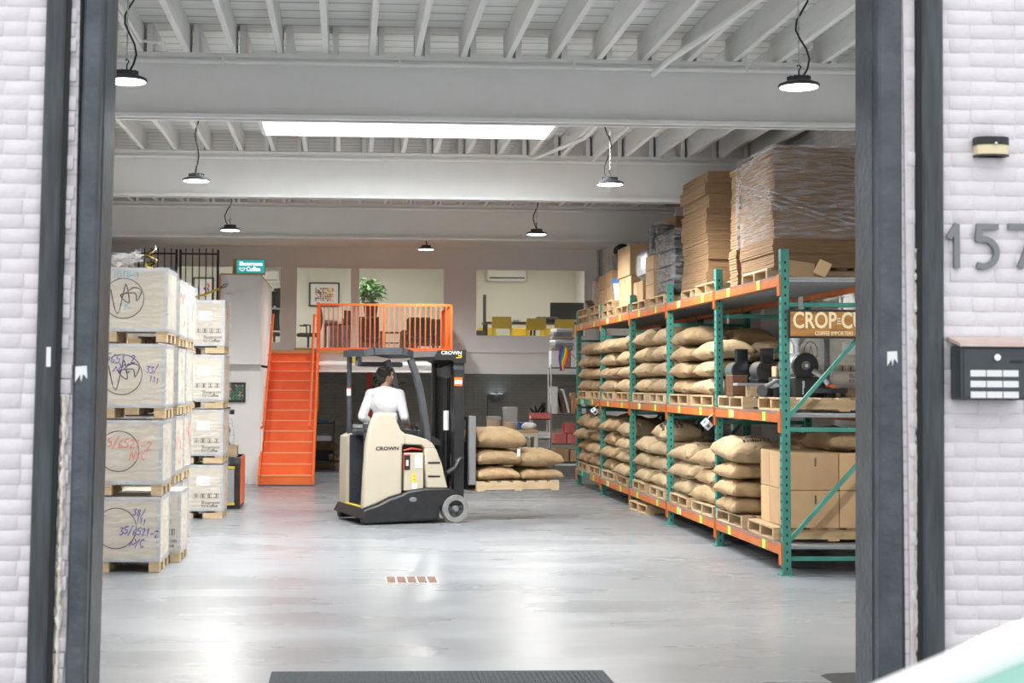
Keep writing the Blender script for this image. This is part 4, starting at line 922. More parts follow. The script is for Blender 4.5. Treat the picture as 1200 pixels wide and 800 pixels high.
carton('big_carton', 'lower of two big tan cartons stacked on the rack top', (4.13, 22.1, Zs), (4.62, 23.08, Zs + .43), 'carton_light', tape=True); carton('big_carton', 'upper of two big tan cartons stacked on the rack top', (4.11, 22.08, Zs + .435), (4.72, 23.08, Zs + .88), 'carton_light')
carton('plain_carton', 'plain brown carton supporting the yellow-strapped carton', (4.62, 20.9, Zs), (5.0, 21.6, Zs + .80), 'carton'); carton('strapped_carton', 'olive-brown carton with two yellow straps high on the rack', (4.50, 20.75, Zs + .805), (5.10, 21.9, Zs + 1.16), 'carton', straps=2)
t = thing('film_bundle', 'silver crinkled film bundle standing on small cartons', 'bundle', (4.26, 21.5, Zs + .305))
MB().box((0, 0, .222), (.22, .55, .40), bev=.06).map(lambda p: p + Vector((.03 * noise.noise(p * 8), .04 * noise.noise(p * 7), .02 * noise.noise(p * 9)))).obj('bundle', 'galv', t); MB().box((0, 0, .235), (.26, .6, .43), bev=.07).map(lambda p: p + Vector((.03 * noise.noise(p * 8), .04 * noise.noise(p * 7), .02 * noise.noise(p * 9)))).obj('film', 'film_heavy', t)
for k in range(2): carton('small_carton', 'small carton with a blue mark under the silver film bundle', (4.13, 21.2 + .36 * k, Zs), (4.45, 21.54 + .36 * k, Zs + .30), 'carton', group='cartons under the silver film bundle')
for k in range(3): carton('small_carton', 'small carton in the narrow column beside the black wrapped cartons', (4.13, 20.45, Zs + .2 * k), (4.42, 21.0, Zs + .2 * k + .196), 'carton', group='narrow carton column')
t = thing('wrapped_roll', 'dark bundle in milky film on top of the narrow carton column', 'bundle', (4.30, 20.7, Zs + .602))
MB().lathe([(.02, 0), (.17, 0), (.18, .2), (.17, .40), (.05, .42)], 16).obj('roll', 'grey_dark', t); MB().lathe([(.05, 0), (.185, 0), (.195, .2), (.2, .42), (.10, .47)], 16).map(lambda p: p + Vector((.03 * noise.noise(p * 11), .03 * noise.noise(p * 12), 0))).obj('film', 'film_heavy', t)
t = thing('wrapped_carton_pile', 'pile of black cartons wrapped in clear film beside the tall brown stack', 'cartons', (4.42, 19.82, Zs))
for k in range(4): MB().box((sg.uniform(-.02, .02), sg.uniform(-.02, .02), .09 + .2 * k), (.50, 1.05, .185), bev=.01).obj('black_carton', 'black', t)
MB().box((0, 0, .435), (.58, 1.12, .82), bev=.04).map(lambda p: p + Vector((.03 * noise.noise(p * 6), .03 * noise.noise(p * 7), .02 * noise.noise(p * 9)))).obj('stretch_film', 'film_heavy', t)
carton('small_carton', 'brown carton lying on top of the black wrapped pile', (4.45, 19.5, Zs + .86), (4.75, 20.0, Zs + 1.0), 'carton'); carton('tall_carton', 'plain carton standing behind the black wrapped pile', (4.77, 19.35, Zs), (5.0, 20.0, Zs + 1.12), 'carton')

# ---- middle level, near bay: roasters, crate
Z2 = LV[1] + .004
pallet((PX, slot(0, 1), Z2), .01, 'pallet under the two small coffee roasters', proto=PAL2); pallet((PX + .1, slot(0, 0), Z2), -.02, 'pallet under the large coffee roaster')
ZQ = Z2 + PH
def small_roaster(x, y, label):
    t = thing('sample_roaster', label, 'roaster', (x, y, ZQ), 0)
    MB().box((0, .1, .09), (.20, .34, .18), bev=.01).obj('base_box', 'black', t)
    MB().cyl((0, -.06, .27), (0, .26, .27), .095, n=20).obj('drum', 'silver', t)
    MB().cyl((0, -.10, .27), (0, -.055, .27), .105, n=20).obj('front_plate', 'black', t)
    MB().prism([(-.055, .27), (.055, .27), (.06, .50), (-.06, .50)], -.12, -.03).obj('hopper', 'black_gloss', t)
    MB().tube([(.06, .2, .30), (.11, .2, .36), (.13, .15, .44)], .03, 10).obj('exhaust_pipe', 'silver', t)
    return t
small_roaster(4.22, 16.30, 'small black coffee roaster nearest the draped light sacks'); small_roaster(4.37, 15.85, 'small black coffee roaster beside the small wooden box')
MB_ = MB().box((0, 0, .11), (.16, .3, .22), bev=.006)
tag(MB_.obj('brown_case', 'wood_dark', None, (4.11, 16.0, ZQ)), 'dark brown case at the aisle edge under the small roasters', 'case')
carton('wooden_box', 'small pale wooden box beside the small roaster', (4.36, 15.40, ZQ + .201), (4.48, 15.56, ZQ + .31), 'pallet_light', tape=False)
carton('wooden_block', 'block of stacked pale boards holding the small wooden box', (4.345, 15.30, ZQ), (4.49, 15.62, ZQ + .20), 'black_matte', tape=False)
carton('pale_block', 'pale wooden block under a grey plank at the aisle edge', (4.12, 15.50, ZQ), (4.30, 15.68, ZQ + .11), 'pallet_light', tape=False)
tag(MB().box((0, 0, .0125), (.34, .16, .025), bev=.003).obj('grey_plank', 'galv', None, (4.155, 15.58, ZQ + .111), .05), 'grey plank lying on the pale wooden block', 'plank')
t = thing('machine_parts', 'heap of dark roaster parts in front of the rack upright', 'parts', (4.22, 14.98, ZQ))
MB().cyl((-.12, 0, .06), (-.02, .1, .06), .06, n=14).obj('cylinder', 'grey_dark', t); MB().box((.05, .0, .05), (.14, .2, .10), bev=.01).obj('casing', 'black', t); MB().cyl((.06, .06, .10), (.06, .06, .18), .055, n=14).obj('cup', 'silver', t); MB().tube([(-.1, -.05, .1), (0, -.08, .16), (.1, -.04, .12)], .02, 8).obj('handle', 'grey_mid', t)
t = thing('coffee_roaster', 'large coffee roaster with black disc front and silver drum on the rack', 'roaster', (4.50, 14.80, ZQ))
MB().box((0, .15, .10), (.30, .45, .20), bev=.015).obj('stand', 'black', t); MB().cyl((-.02, .02, .31), (-.02, .48, .31), .13, n=24).obj('drum', 'silver', t)
MB().lathe([(.02, -.03), (.125, -.03), (.13, -.01), (.13, .03)], 28, (-.02, 0, .31), 'Y').obj('face_disc', 'black', t); MB().lathe([(.0, -.05), (.035, -.05), (.045, -.03)], 16, (-.02, 0, .31), 'Y').obj('hub', 'grey_mid', t); MB().lathe([(.0, -.055), (.016, -.055), (.018, -.05)], 12, (-.02, 0, .31), 'Y').obj('badge', 'white', t)
MB().lathe([(.02, .0), (.16, .0), (.165, .045), (.15, .045), (.14, .02)], 24, (.17, -.18, .045)).obj('cooling_tray', 'black', t); MB().cyl((.17, -.18, .0), (.17, -.18, .05), .05).obj('tray_stem', 'black', t)
MB().tube([(.05, -.03, .26), (.13, -.07, .20), (.17, -.16, .12)], .03, 8).obj('chute', 'silver', t); MB().box((.19, -.14, .115), (.07, .03, .03), rz=.4).obj('orange_tag', 'orange', t); MB().cyl((-.06, -.06, .03), (-.06, -.06, .16), .02, n=8).obj('lever', 'chrome', t); MB().lathe([(.03, 0), (.03, .08), (.09, .16), (.1, .20)], 16, (-.02, .25, .43)).obj('hopper', 'silver', t)
crate('pale plywood crate with handling marks behind the large roaster on the rack', None, 5.385, 15.42, ZQ, .46, .4, .60, marks='p')
crate('pale plywood crate with a drawn loop behind the large roaster on the rack', None, 4.86, 15.42, ZQ, .31, .34, .56, marks='')
stroke(stroke(MB(), [(x * .7, z) for x, z in circle(0, 0, .10, 24)], .007), [(-.03, -.09), (0, .06), (.02, -.02), (.03, -.09)], .007).obj('drawn_loop', 'pen_black', bpy.data.objects[[o.name for o in C.objects if o.get('label', '').startswith('pale plywood crate with a drawn loop')][0]], (0.02, -.1715 - .0, .46))
# ---- wooden sign hung on the rack end
a, b = at(924, 396, Y=14.02), at(1003, 363, Y=14.02); w, h = 1.06, b.z - a.z
t = thing('wooden_sign', 'brown wooden sign with cream stencil lettering hung on the rack end', 'sign', (a.x, 14.04, a.z))
MB().b2((0, -.015, 0), (w, .012, h), bev=.004).obj('frame', 'black', t); MB().b2((.02, -.02, .02), (w - .02, -.012, h - .02)).obj('board', 'sign_wood', t)
sc_ = (b.x - a.x) / 79.0
up(text_mb('CROP', .20, (.78, 1.05), .004, .004), (.025 + 27.5 * sc_, -.022, h * .60)).obj('lettering', 'sign_cream', t); up(text_mb('CU', .20, (.78, 1.05), .004, .004), (.025 + 72 * sc_, -.022, h * .60)).obj('lettering', 'sign_cream', t)
m = MB(); [m.box((.025 + 56 * sc_, -.022, h * .60 + q * .022), (.035, .004, .010)) for q in (-1, 0, 1)]; m.obj('lettering', 'sign_cream', t)
up(text_mb('COFFEE IMPORTERS', .052, (.78, 1), .003, .0005), (.025 + 50 * sc_, -.022, h * .17)).obj('lettering', 'sign_cream', t)
for x in (.12, .95): MB().b2((x - .02, -.01, h), (x + .02, .008, h + .12)).obj('hanger', 'zinc', t)
# hanging paper cubes on two uprights
for k, lab in ((1, 'white and blue paper cube hanging at the upright beside the small roasters'), (4, 'small white and blue paper cube hanging at the upright by the rainbow flag')):
    t = thing('paper_cube', lab, 'ornament', (RX - .10, RY0 + k * BAY - .02, LV[1] - .18)); s_ = .085 if k == 1 else .08
    MB().box((0, 0, 0), (s_, s_, s_), rz=.6, rx=.6, ry=.6, bev=.004).obj('cube', 'white', t); MB().box((-.001, -.002, -.0), (s_ * 1.01, s_ * .5, s_ * .5), rz=.6, rx=.6, ry=.6).box((0, 0, -.0), (s_ * .5, s_ * 1.012, s_ * .4), rz=.6, rx=.6, ry=.6).obj('blue_print', 'blue', t)
    MB().tube([(0, 0, .05), (.05, 0, .10), (.08, 0, .12)], .003, 4).obj('string', 'white', t)
# ================================================================== FORKLIFT
FO, FA = Vector((.27, 19.05, 0)), R(17); FW = 1.07
fu, fn_ = Vector((math.cos(FA), math.sin(FA), 0)), Vector((-math.sin(FA), math.cos(FA), 0))
def sd(px, py, ly=0.0):                               # photo pixel -> (along, up) on a side plane of the truck
    r = ROT @ Vector(((px - CX) / F, -(py - CY) / F, -1)); o = Vector((0, 0, HZ)); t = (ly + fn_.dot(FO - o)) / fn_.dot(r); p = o + r * t
    return ((p - FO).dot(fu), p.z)
FK = t = thing('forklift', 'beige and black stand-up forklift carrying a pallet of sacks', 'forklift', FO, FA)
def side(name, pts, mat, y0, y1, ly=0.0, parent=None, bev=.012):
    o = MB().prism([sd(x, y, ly) for x, y in pts], y0, y1, 'Y').obj(name, mat, parent or t)
    if bev: md = o.modifiers.new('soft', 'BEVEL'); md.width = bev; md.segments = 2; md.limit_method = 'ANGLE'; md.angle_limit = R(50)
    return o
skirt = [(424, 597), (441.5, 591), (455, 584), (471, 578.5), (478, 574.5), (500, 571), (524, 571), (537, 575), (542, 583), (541, 592), (516, 594), (514, 609), (424, 614)]
side('skirt', skirt, 'black', -.03, .10, bev=.03); side('skirt', skirt, 'black', FW - .10, FW + .02, bev=.03)
z1_ = sd(424, 597)[1]
MB().prism([(0, .06), (sd(514, 609)[0], .06), (sd(514, 609)[0], sd(500, 571)[1]), (.82, sd(500, 571)[1]), (.80, z1_), (0, z1_)], .09, FW - .09).obj('chassis', 'black', t)
MB().prism([(-.10, .10), (.14, .04), (.14, z1_), (-.04, z1_ + .02), (-.10, z1_ - .08)], -.02, FW + .01).obj('rear_bumper', 'black', t)
MB().b2((.0, .05, z1_ - .02), (.76, .80, z1_ + .03)).obj('floor_plate', 'black_matte', t); MB().b2((-.045, .06, z1_ + .02), (-.005, .78, z1_ + .035)).obj('step_edge', 'yellow_bright', t)
tower = [(424.5, 597), (426.5, 558), (429.5, 519), (433, 502), (436.5, 491), (440.5, 485.5), (447.5, 482.8), (456.5, 483.6), (463.4, 489), (467, 497), (470, 504), (475, 508), (476, 520), (471.5, 521.5), (471, 578.4), (455, 583.5), (441.5, 590.4)]
o = side('side_tower', tower, 'beige', -.01, .10, bev=.04)
side('hood_rail', [(474, 507.8), (485, 510), (500, 514.5), (507, 519), (511, 525), (498.5, 526), (494, 521.6), (473, 520.5)], 'beige', 0, .12, bev=.015)
side('hood', [(497, 513.6), (500, 514.5), (507, 519), (511, 525), (498, 526)], 'beige', .12, FW, bev=.015)
fp = side('front_panel', [(497.5, 525), (511, 525), (518, 543), (522, 560), (525, 572), (500, 572)], 'beige', 0, FW, bev=.015)
for y0, y1 in ((541, 543.2), (557, 559)): side('vent_slot', [(501.5, y0), (515.5, y0), (515.5, y1), (501.5, y1)], 'black', -.004, .01, parent=fp, bev=0)
# battery bay
bx0, bz0 = sd(472, 575); bx1, bz1 = sd(498.5, 522)
MB().b2((bx0, .10, bz0), (bx1, .17, bz1)).obj('battery_bay', 'black_matte', t)
bt = MB().b2((bx0 + .02, .02, bz0), (bx1 - .015, .10, bz1 - .09), bev=.008).obj('battery', 'beige', t)
MB().b2((bx0 + .02, .012, bz0 + .26), (bx0 + .10, .02, bz0 + .44)).obj('connector', 'black', bt); MB().b2((bx0 + .045, .008, bz0 + .31), (bx0 + .075, .013, bz0 + .38)).obj('plug_label', 'white', bt)
MB().b2((bx1 - .13, .014, bz0 + .28), (bx1 - .04, .02, bz0 + .44)).obj('rating_label', 'paper', bt); MB().b2((bx0 + .13, .014, bz0 + .02), (bx0 + .19, .02, bz0 + .10)).obj('rating_label', 'paper', bt)
MB().tube([(bx0 + .02, .05, bz1 - .06), (bx0 + .12, .015, bz1 - .035), (bx1 - .04, .05, bz1 - .05)], .012, 6).obj('cable', 'red', bt); MB().tube([(bx0 + .015, .01, bz0 + .25), (bx0 + .015, .005, bz0 + .45), (bx0 + .10, .005, bz0 + .45)], .006, 5).obj('cable', 'red', bt)
up(text_mb('B', .13, (1, 1.1), .002, .003), ((bx0 + bx1) / 2 + .0, .014, bz0 + .15)).obj('letter', 'yellow_bright', bt)
x, z = sd(453.5, 525.5); up(text_mb('CROWN', .062, (1.25, 1.0), .002, .0015), (x, -.014, z)).obj('lettering', 'black', t)
# cab inside and far side
x9, _ = sd(474, 520)
MB().b2((.77, .17, z1_), (.83, FW - .1, 1.02)).obj('cab_wall', 'grey_dark', t)
MB().b2((.0, .10, z1_ + .02), (x9 - .02, .14, 1.12)).obj('cab_lining', 'grey_dark', t)
MB().b2((.02, FW - .30, z1_ + .02), (.76, FW - .26, 1.08)).obj('cab_lining', 'fabric_dark', t)
MB().prism([(-.02, z1_ - .02), (-.03, .6), (-.02, 1.06), (.08, 1.11), (.80, 1.11), (.80, z1_)], FW - .28, FW).obj('far_panel', 'beige', t)
MB().box((.16, .34, 1.19), (.16, .22, .14), bev=.03).obj('arm_rest', 'grey_dark', t)
MB().cyl((.06, .50, 1.18), (.06, .50, 1.22), .09, n=18).obj('steering_knob', 'grey_mid', t)
MB().b2((.06, FW - .42, 1.07), (.24, FW - .18, 1.15), bev=.02).obj('rear_console', 'grey_dark', t)
MB().prism([(.70, 1.00), (1.02, .96), (1.02, 1.02), (.80, 1.15), (.71, 1.15)], .12, FW - .08).obj('dashboard', 'black', t)
for yy in (.28, .46): MB().tube([(.76, yy, 1.13), (.75, yy, 1.19)], .014, 8).ball((.75, yy, 1.20), .024, 10, 6).obj('control_lever', 'black', t)
# overhead guard
zr = sd(440, 413)[1]; xr_ = sd(486, 418)[0]
m = MB(); out = [(.0, .12), (.10, .03), (.45, .0), (xr_ - .1, .02), (xr_, .12), (xr_, FW - .12), (xr_ - .1, FW - .02), (.45, FW), (.10, FW - .03), (.0, FW - .12)]
def arch(x): return zr + .035 * math.sin(math.pi * min(1, max(0, x / xr_))) - .035 * max(0, x / xr_ - .6)
for i in range(10):
    a, b = out[i], out[(i + 1) % 10]; m.bar((a[0], a[1], arch(a[0])), (b[0], b[1], arch(b[0])), .05, .085)
m.obj('guard_rim', 'grey_dark', t)
for k in range(6): MB().bar((xr_ * (k + .8) / 7, .03, arch(xr_ * (k + .8) / 7)), (xr_ * (k + .8) / 7, FW - .03, arch(xr_ * (k + .8) / 7)), .02, .06).obj('guard_bar', 'grey_dark', t)
MB().grid(lambda u, v: (xr_ * (.02 + .96 * u), .04 + (FW - .08) * v, arch(xr_ * u) + .03), 8, 2).obj('guard_panel', 'plastic_clear', t)
ypost = FW - .14
po = MB().tube([(.06, ypost, 1.09), (.05, ypost, zr)], .034, 10).obj('guard_post', 'grey_dark', t); MB().cyl((.052, ypost, 1.58), (.051, ypost, 1.67), .036, n=10).obj('post_label', 'white', po); MB().cyl((.051, ypost, 1.67), (.051, ypost, 1.685), .036, n=10).obj('post_label', 'orange', po)
for yy in (.07, FW - .07):
    ptsq = [sd(x, y, 0) for x, y in ((483, 421), (489, 437), (494, 455), (498, 478), (501, 500), (503, 519))]; mm = MB()
    for (xa_, za_), (xb_, zb_) in zip(ptsq, ptsq[1:]): mm.bar((xa_, yy, za_), (xb_, yy, zb_), .07, .09, (0, 1, 0))
    mm.obj('guard_pillar', 'grey_dark', t)
m = MB().b2((.14, FW - .20, zr - .16), (.20, FW - .12, zr - .03), bev=.01); o = m.obj('work_light', 'grey_dark', t); MB().cyl((.13, FW - .16, zr - .12), (.145, FW - .16, zr - .12), .04, n=12).obj('light_lens', 'silver', o); MB().b2((.08, FW - .19, zr - .13), (.11, FW - .14, zr - .05)).obj('beacon', 'yellow_bright', o)
MB().b2((.20, FW - .10, zr - .165), (.80, FW - .05, zr - .10), bev=.01).obj('cross_bar', 'black', t)
# mast
mx = sd(536.5, 500, .12)[0]; zt_ = sd(536, 420, .12)[1]
for yy in (.12, FW - .20):
    MB().b2((mx - .07, yy - .05, .10), (mx + .07, yy + .05, zt_), bev=.006).obj('outer_rail', 'black', t); MB().b2((mx - .03, yy + (.06 if yy < .5 else -.13), .14), (mx + .05, yy + (.13 if yy < .5 else -.06), zt_ - .02)).obj('inner_rail', 'black', t)
for yy in (.28, FW - .36): o = MB().cyl((mx - .10, yy, .2), (mx - .10, yy, zt_ - .1), .035, n=12).obj('lift_cylinder', 'black_gloss', t)
MB().cyl((mx - .10, .28, 1.15), (mx - .10, .28, 1.40), .037, n=12).obj('cylinder_label', 'white', t)
for yy in (.42, .50, .58): MB().tube([(mx, yy, .3), (mx, yy, zt_)], .014, 6).obj('lift_chain', 'black', t)
hd = MB().prism([(mx - .35, zt_ + .02), (mx - .30, zt_ + .10), (mx + .08, zt_ + .11), (mx + .08, zt_ - .06), (mx - .05, zt_ - .06), (mx - .12, zt_ - .02), (mx - .33, zt_ - .02)], .05, FW - .1).obj('mast_head', 'black', t)
MB().prism([(mx - .05, zt_ - .05), (mx - .22, zt_ - .12), (mx - .22, zt_ - .22), (mx - .14, zt_ - .26), (mx - .05, zt_ - .2)], .16, .30).obj('hose_guide', 'black', t)
for k in range(3): MB().cyl((mx - .06 + .045 * k, .06, zt_ - .12), (mx - .06 + .045 * k, .10, zt_ - .12), .028, n=12).obj('hose_pulley', 'grey_dark', t)
x, z = sd(529, 413.5, .05); up(text_mb('CROWN', .062, (1.15, 1.0), .002, .001), (x, .046, z)).obj('lettering', 'white', hd)
x, z = sd(538, 418, .05); stroke(MB(), [(x - .04, z - .012), (x + .02, z - .008), (x + .035, z + .004), (x + .02, z + .016), (x - .01, z + .014)], .01, .048).obj('emblem', 'yellow_bright', hd)
x, z = sd(537, 447, .07); o = MB().b2((x - .055, .064, z - .055), (x + .055, .069, z + .055)).obj('warning_label', 'orange', t); MB().b2((x - .048, .062, z - .03), (x + .048, .066, z + .02)).obj('warning_text', 'white', o)
MB().tube([(mx - .18, .03, .62), (mx - .08, .02, .68), (mx - .02, .03, .78), (mx + .02, .05, .80)], .035, 8).obj('tilt_cylinder', 'black', t)
# carriage, backrest, forks
cxk = mx + .13
for z in (.52, .82): MB().b2((cxk, .12, z), (cxk + .04, FW - .12, z + .10)).obj('carriage_bar', 'black', t)
for z in (.60, .95): MB().b2((mx + .03, .24, z - .1), (cxk, .36, z + .08)).b2((mx + .03, FW - .36, z - .1), (cxk, FW - .24, z + .08)).obj('carriage_arm', 'black', t)
zb_, zb2 = .46, sd(556, 487, .1)[1]
for yy in (.10, FW - .12): MB().b2((cxk + .01, yy - .03, zb_), (cxk + .10, yy + .03, zb2), bev=.006).obj('backrest_plate', 'grey_mid', t)
for z in (zb2 - .06, .95): MB().b2((cxk + .03, .1, z), (cxk + .07, FW - .12, z + .05)).obj('backrest_bar', 'black', t)
for k in range(1, 6): MB().b2((cxk + .035, .1 + k * .14, .95), (cxk + .06, .13 + k * .14, zb2 - .03)).obj('backrest_upright', 'black', t)
ZP = sd(612, 577, .0)[1] + .02
for yy in (.34, .70): MB().prism([(cxk + .04, ZP + .025), (cxk + 1.15, ZP + .03), (cxk + 1.15, ZP + .045), (cxk + .09, ZP + .065), (cxk + .09, 1.0), (cxk + .04, 1.0)], yy - .05, yy + .05).obj('fork', 'black', t)
# wheels
def wheel(x, y, r, w_, s):
    o = MB().lathe([(r * .62, -w_ / 2), (r * .96, -w_ / 2), (r, -w_ / 2 + .015), (r, w_ / 2 - .015), (r * .96, w_ / 2), (r * .62, w_ / 2), (r * .62, -w_ / 2)], 32, (x, y, r), 'Y', False).obj('tyre', 'rubber_grey', t)
    MB().lathe([(.02, -w_ / 2 + .03), (r * .63, -w_ / 2 + .03), (r * .63, w_ / 2 - .01)], 24, (x, y, r), 'Y').obj('hub', 'grey_dark', o); MB().lathe([(0, -w_ / 2), (.03, -w_ / 2), (.045, -w_ / 2 + .03)], 14, (x, y, r), 'Y').obj('hub_cap', 'grey_mid', o)
    for k in range(5): a = k * 2 * math.pi / 5; MB().cyl((x + .07 * math.cos(a), y - w_ / 2 + .02, r + .07 * math.sin(a)), (x + .07 * math.cos(a), y - w_ / 2 + .035, r + .07 * math.sin(a)), .016, n=8).obj('lug_nut', 'black', o)
wx = sd(533, 597)[0]
wheel(wx, .02, .175, .13, 1); wheel(wx, FW - .04, .175, .13, 1); wheel(.22, .5, .105, .12, 1)
MB().ball((sd(483, 585)[0], -.032, sd(483, 585)[1]), (.05, .006, .03), 10, 6).obj('maker_plate', 'grey_mid', t)
# ---- load
def fw(lx, ly, z): p = FO + fu * lx + fn_ * ly; return (p.x, p.y, z)
pallet(fw(cxk + .67, .53, ZP), FA, 'pallet raised on the forklift forks', proto=PAL2)
zl = ZP + PH; gl = 'sacks loaded on the forklift pallet'
def lsack(lx, ly, z, label, seed, mat='burlap', L=.66, Wd=.95, T=.22, tilt=(0, 0), rz=0, tagged=False, press=False):
    me = sack_mesh(seed, mat, L, Wd, T, press=press); o = mo('burlap_sack', me, None, fw(lx, ly, z)); o.rotation_euler = (tilt[0], tilt[1], FA + rz); tag(o, label, 'sack', gl)
    if tagged: mo('paper_tag', TAG, o, (L * .42, -Wd * .42, T * .75), .3)
lsack(cxk + .425, .50, zl, 'burlap sack at the bottom of the forklift load beside the mast', 91, 'burlap', .60, 1.0, .19, press=True)
lsack(cxk + 1.03, .50, zl, 'burlap sack at the outer bottom of the forklift load', 92, 'burlap', .62, 1.0, .165, press=True)
lsack(cxk + .435, .50, zl + .19, 'burlap sack with white tag in the middle of the forklift load', 93, 'burlap', .62, 1.0, .22, tagged=True, press=True)
lsack(cxk + 1.04, .50, zl + .165, 'plump burlap sack on the outer top of the forklift load', 94, 'burlap', .62, 1.0, .24)
lsack(cxk + .475, .50, zl + .41, 'topmost sack with a greenish stripe on the forklift load', 95, 'burlap', .70, 1.0, .27, tilt=(0, .02))

# ================================================================== DRIVER
zfl = z1_ + .03; D = mo('person', None, None, fw(.40, .50, zfl), R(-14)); tag(D, 'person with dark hair in a white sweatshirt standing in the forklift, seen from behind', 'person')
def remesh(o, vox, smooth=6):
    md = o.modifiers.new('blend', 'REMESH'); md.mode = 'VOXEL'; md.voxel_size = vox; md.use_smooth_shade = True
    if smooth: ms = o.modifiers.new('relax', 'SMOOTH'); ms.factor = .5; ms.iterations = smooth
    return o
hd_a = R(-48)                                        # head turned to the right
def hp(x, y, z): c, s = math.cos(hd_a), math.sin(hd_a); return (x * c - y * s, x * s + y * c + .02, z)
def head(m, k=1.0, skin=True):
    m.ball(hp(0, -.005, 1.615), (.076 * k, .096 * k, .105 * k), 20, 14, hd_a)
    if skin:
        m.ball(hp(0, .035, 1.555), (.056, .062, .058), 14, 10, hd_a); m.ball(hp(0, .065, 1.525), (.026, .024, .024), 10, 8, hd_a)
        m.tube([hp(0, .086, 1.625), hp(0, .108, 1.59), hp(0, .092, 1.578)], [.008, .014, .010], 8); m.ball(hp(0, .083, 1.655), (.05, .016, .016), 10, 6, hd_a)
        m.ball(hp(0, .089, 1.551), (.022, .011, .006), 8, 6, hd_a); m.ball(hp(0, .088, 1.539), (.019, .011, .006), 8, 6, hd_a)
        for s in (-1, 1):
            m.ball(hp(s * .077, -.008, 1.595), (.010, .022, .032), 10, 8, hd_a + s * .25); m.ball(hp(s * .045, .06, 1.585), (.025, .025, .022), 10, 6, hd_a)
LA = [(-.185, -.01, 1.375), (-.285, -.06, 1.10), (-.215, .16, 1.0)]; RA = [(.185, -.01, 1.375), (.265, -.05, 1.10), (.235, .19, 1.02)]
def limbs(m, k=0.0, arms=True, legs=True):
    if arms:
        for A in (LA, RA): m.tube([A[0], Vector(A[0]).lerp(Vector(A[1]), .5), A[1]], [.056 + k, .050 + k, .041 + k], 14); m.ball(A[1], .042 + k, 12, 8); m.tube([A[1], Vector(A[1]).lerp(Vector(A[2]), .4), A[2]], [.042 + k, .040 + k, .028 + k], 14); m.ball(A[0], .062 + k, 12, 8)
    if legs:
        for s in (-1, 1): m.tube([(s * .085, 0, .92), (s * .095, .01, .72), (s * .10, .02, .48), (s * .10, -.01, .32), (s * .10, -.02, .07)], [.088 + k, .078 + k, .055 + k, .056 + k, .038 + k], 14); m.ball((s * .10, .02, .48), .056 + k, 12, 8)
def torso(m, k=0.0):
    m.ball((0, 0, .94), (.155 + k, .105 + k, .12 + k), 18, 12); m.ball((0, .0, 1.08), (.145 + k, .10 + k, .16 + k), 18, 12); m.ball((0, -.005, 1.27), (.172 + k, .112 + k, .17 + k), 18, 12); m.tube([(-.15, -.01, 1.375), (0, -.01, 1.415), (.15, -.01, 1.375)], [.058 + k, .066 + k, .058 + k], 14)
body = MB(); torso(body); limbs(body); body.tube([(0, -.015, 1.40), (0, .0, 1.46), (0, .012, 1.54)], [.062, .054, .056], 14); head(body)
def hand(m, wr, d):                                  # palm, four fingers closed round a grip, thumb from the side
    wr = Vector(wr); f = Vector((0, 1, -.15)).normalized(); sx = Vector((1, 0, 0)) * d
    m.tube([wr, wr + f * .05, wr + f * .085], [.026, .034, .030], 10); m.ball(wr + f * .06, (.040, .042, .018), 12, 8)
    for i, L in enumerate((.9, 1.0, .95, .75)):
        b = wr + f * .088 + sx * (-.030 + .020 * i); m.tube([b, b + (f * .034 + Vector((0, 0, -.006))) * L, b + (f * .042 + Vector((0, 0, -.034))) * L, b + (f * .022 + Vector((0, 0, -.05))) * L], [.0095, .009, .0085, .007], 8)
    b = wr + f * .035 - sx * .034; m.tube([b, b - sx * .018 + f * .022 + Vector((0, 0, -.012)), b - sx * .012 + f * .048 + Vector((0, 0, -.028))], [.012, .010, .008], 8)
hand(body, LA[2], -1); hand(body, RA[2], 1)
remesh(body.obj('body', 'skin', D), .006, 4)
sw = MB(); torso(sw, .022); limbs(sw, .016, legs=False); sw.tube([(0, -.012, 1.40), (0, -.004, 1.455)], [.09, .066], 16); sw.tube([(0, 0, .86), (0, 0, .92)], [.165, .17], 18)
for A in (LA, RA): sw.ball(Vector(A[1]).lerp(Vector(A[2]), .82), .052, 10, 8)
g = random.Random(3)
for k in range(10): a = g.uniform(0, 6.28); z = g.uniform(.93, 1.25); sw.tube([(.155 * math.cos(a), .115 * math.sin(a), z), (.165 * math.cos(a + .35), .122 * math.sin(a + .35), z + g.uniform(-.05, .06)), (.155 * math.cos(a + .7), .112 * math.sin(a + .7), z + g.uniform(-.06, .1))], [.006, .022, .006], 6)
remesh(sw.obj('sweatshirt', 'sweater', D), .010, 5)
tr = MB(); tr.ball((0, 0, .92), (.168, .118, .12), 18, 12); limbs(tr, .014, arms=False); remesh(tr.obj('trousers', 'trousers', D), .012, 4)
for s in (-1, 1): o = MB(); o.tube([(s * .10, -.06, .04), (s * .10, .05, .045), (s * .105, .17, .032)], [.042, .046, .034], 12); o.tube([(s * .10, -.02, .04), (s * .10, -.02, .10)], [.046, .044], 12); remesh(o.obj('shoe', 'black', D), .01, 3)
hr = MB()
hr.ball(hp(0, -.022, 1.640), (.086, .100, .098), 20, 14, hd_a); hr.ball(hp(0, -.055, 1.585), (.070, .058, .075), 14, 10, hd_a); hr.ball(hp(0, .055, 1.70), (.062, .045, .036), 12, 8, hd_a)
for k in range(46):
    a = g.uniform(0, 6.28); e = g.uniform(-.1, 1.2); p = (.082 * math.cos(a) * math.cos(e), -.02 + .096 * math.sin(a) * math.cos(e), 1.645 + .095 * math.sin(e))
    if p[1] > .05 and p[2] < 1.67: continue
    hr.ball(hp(*p), (.020, .020, .014), 6, 5)
remesh(hr.obj('hair', 'hair', D), .006, 3)
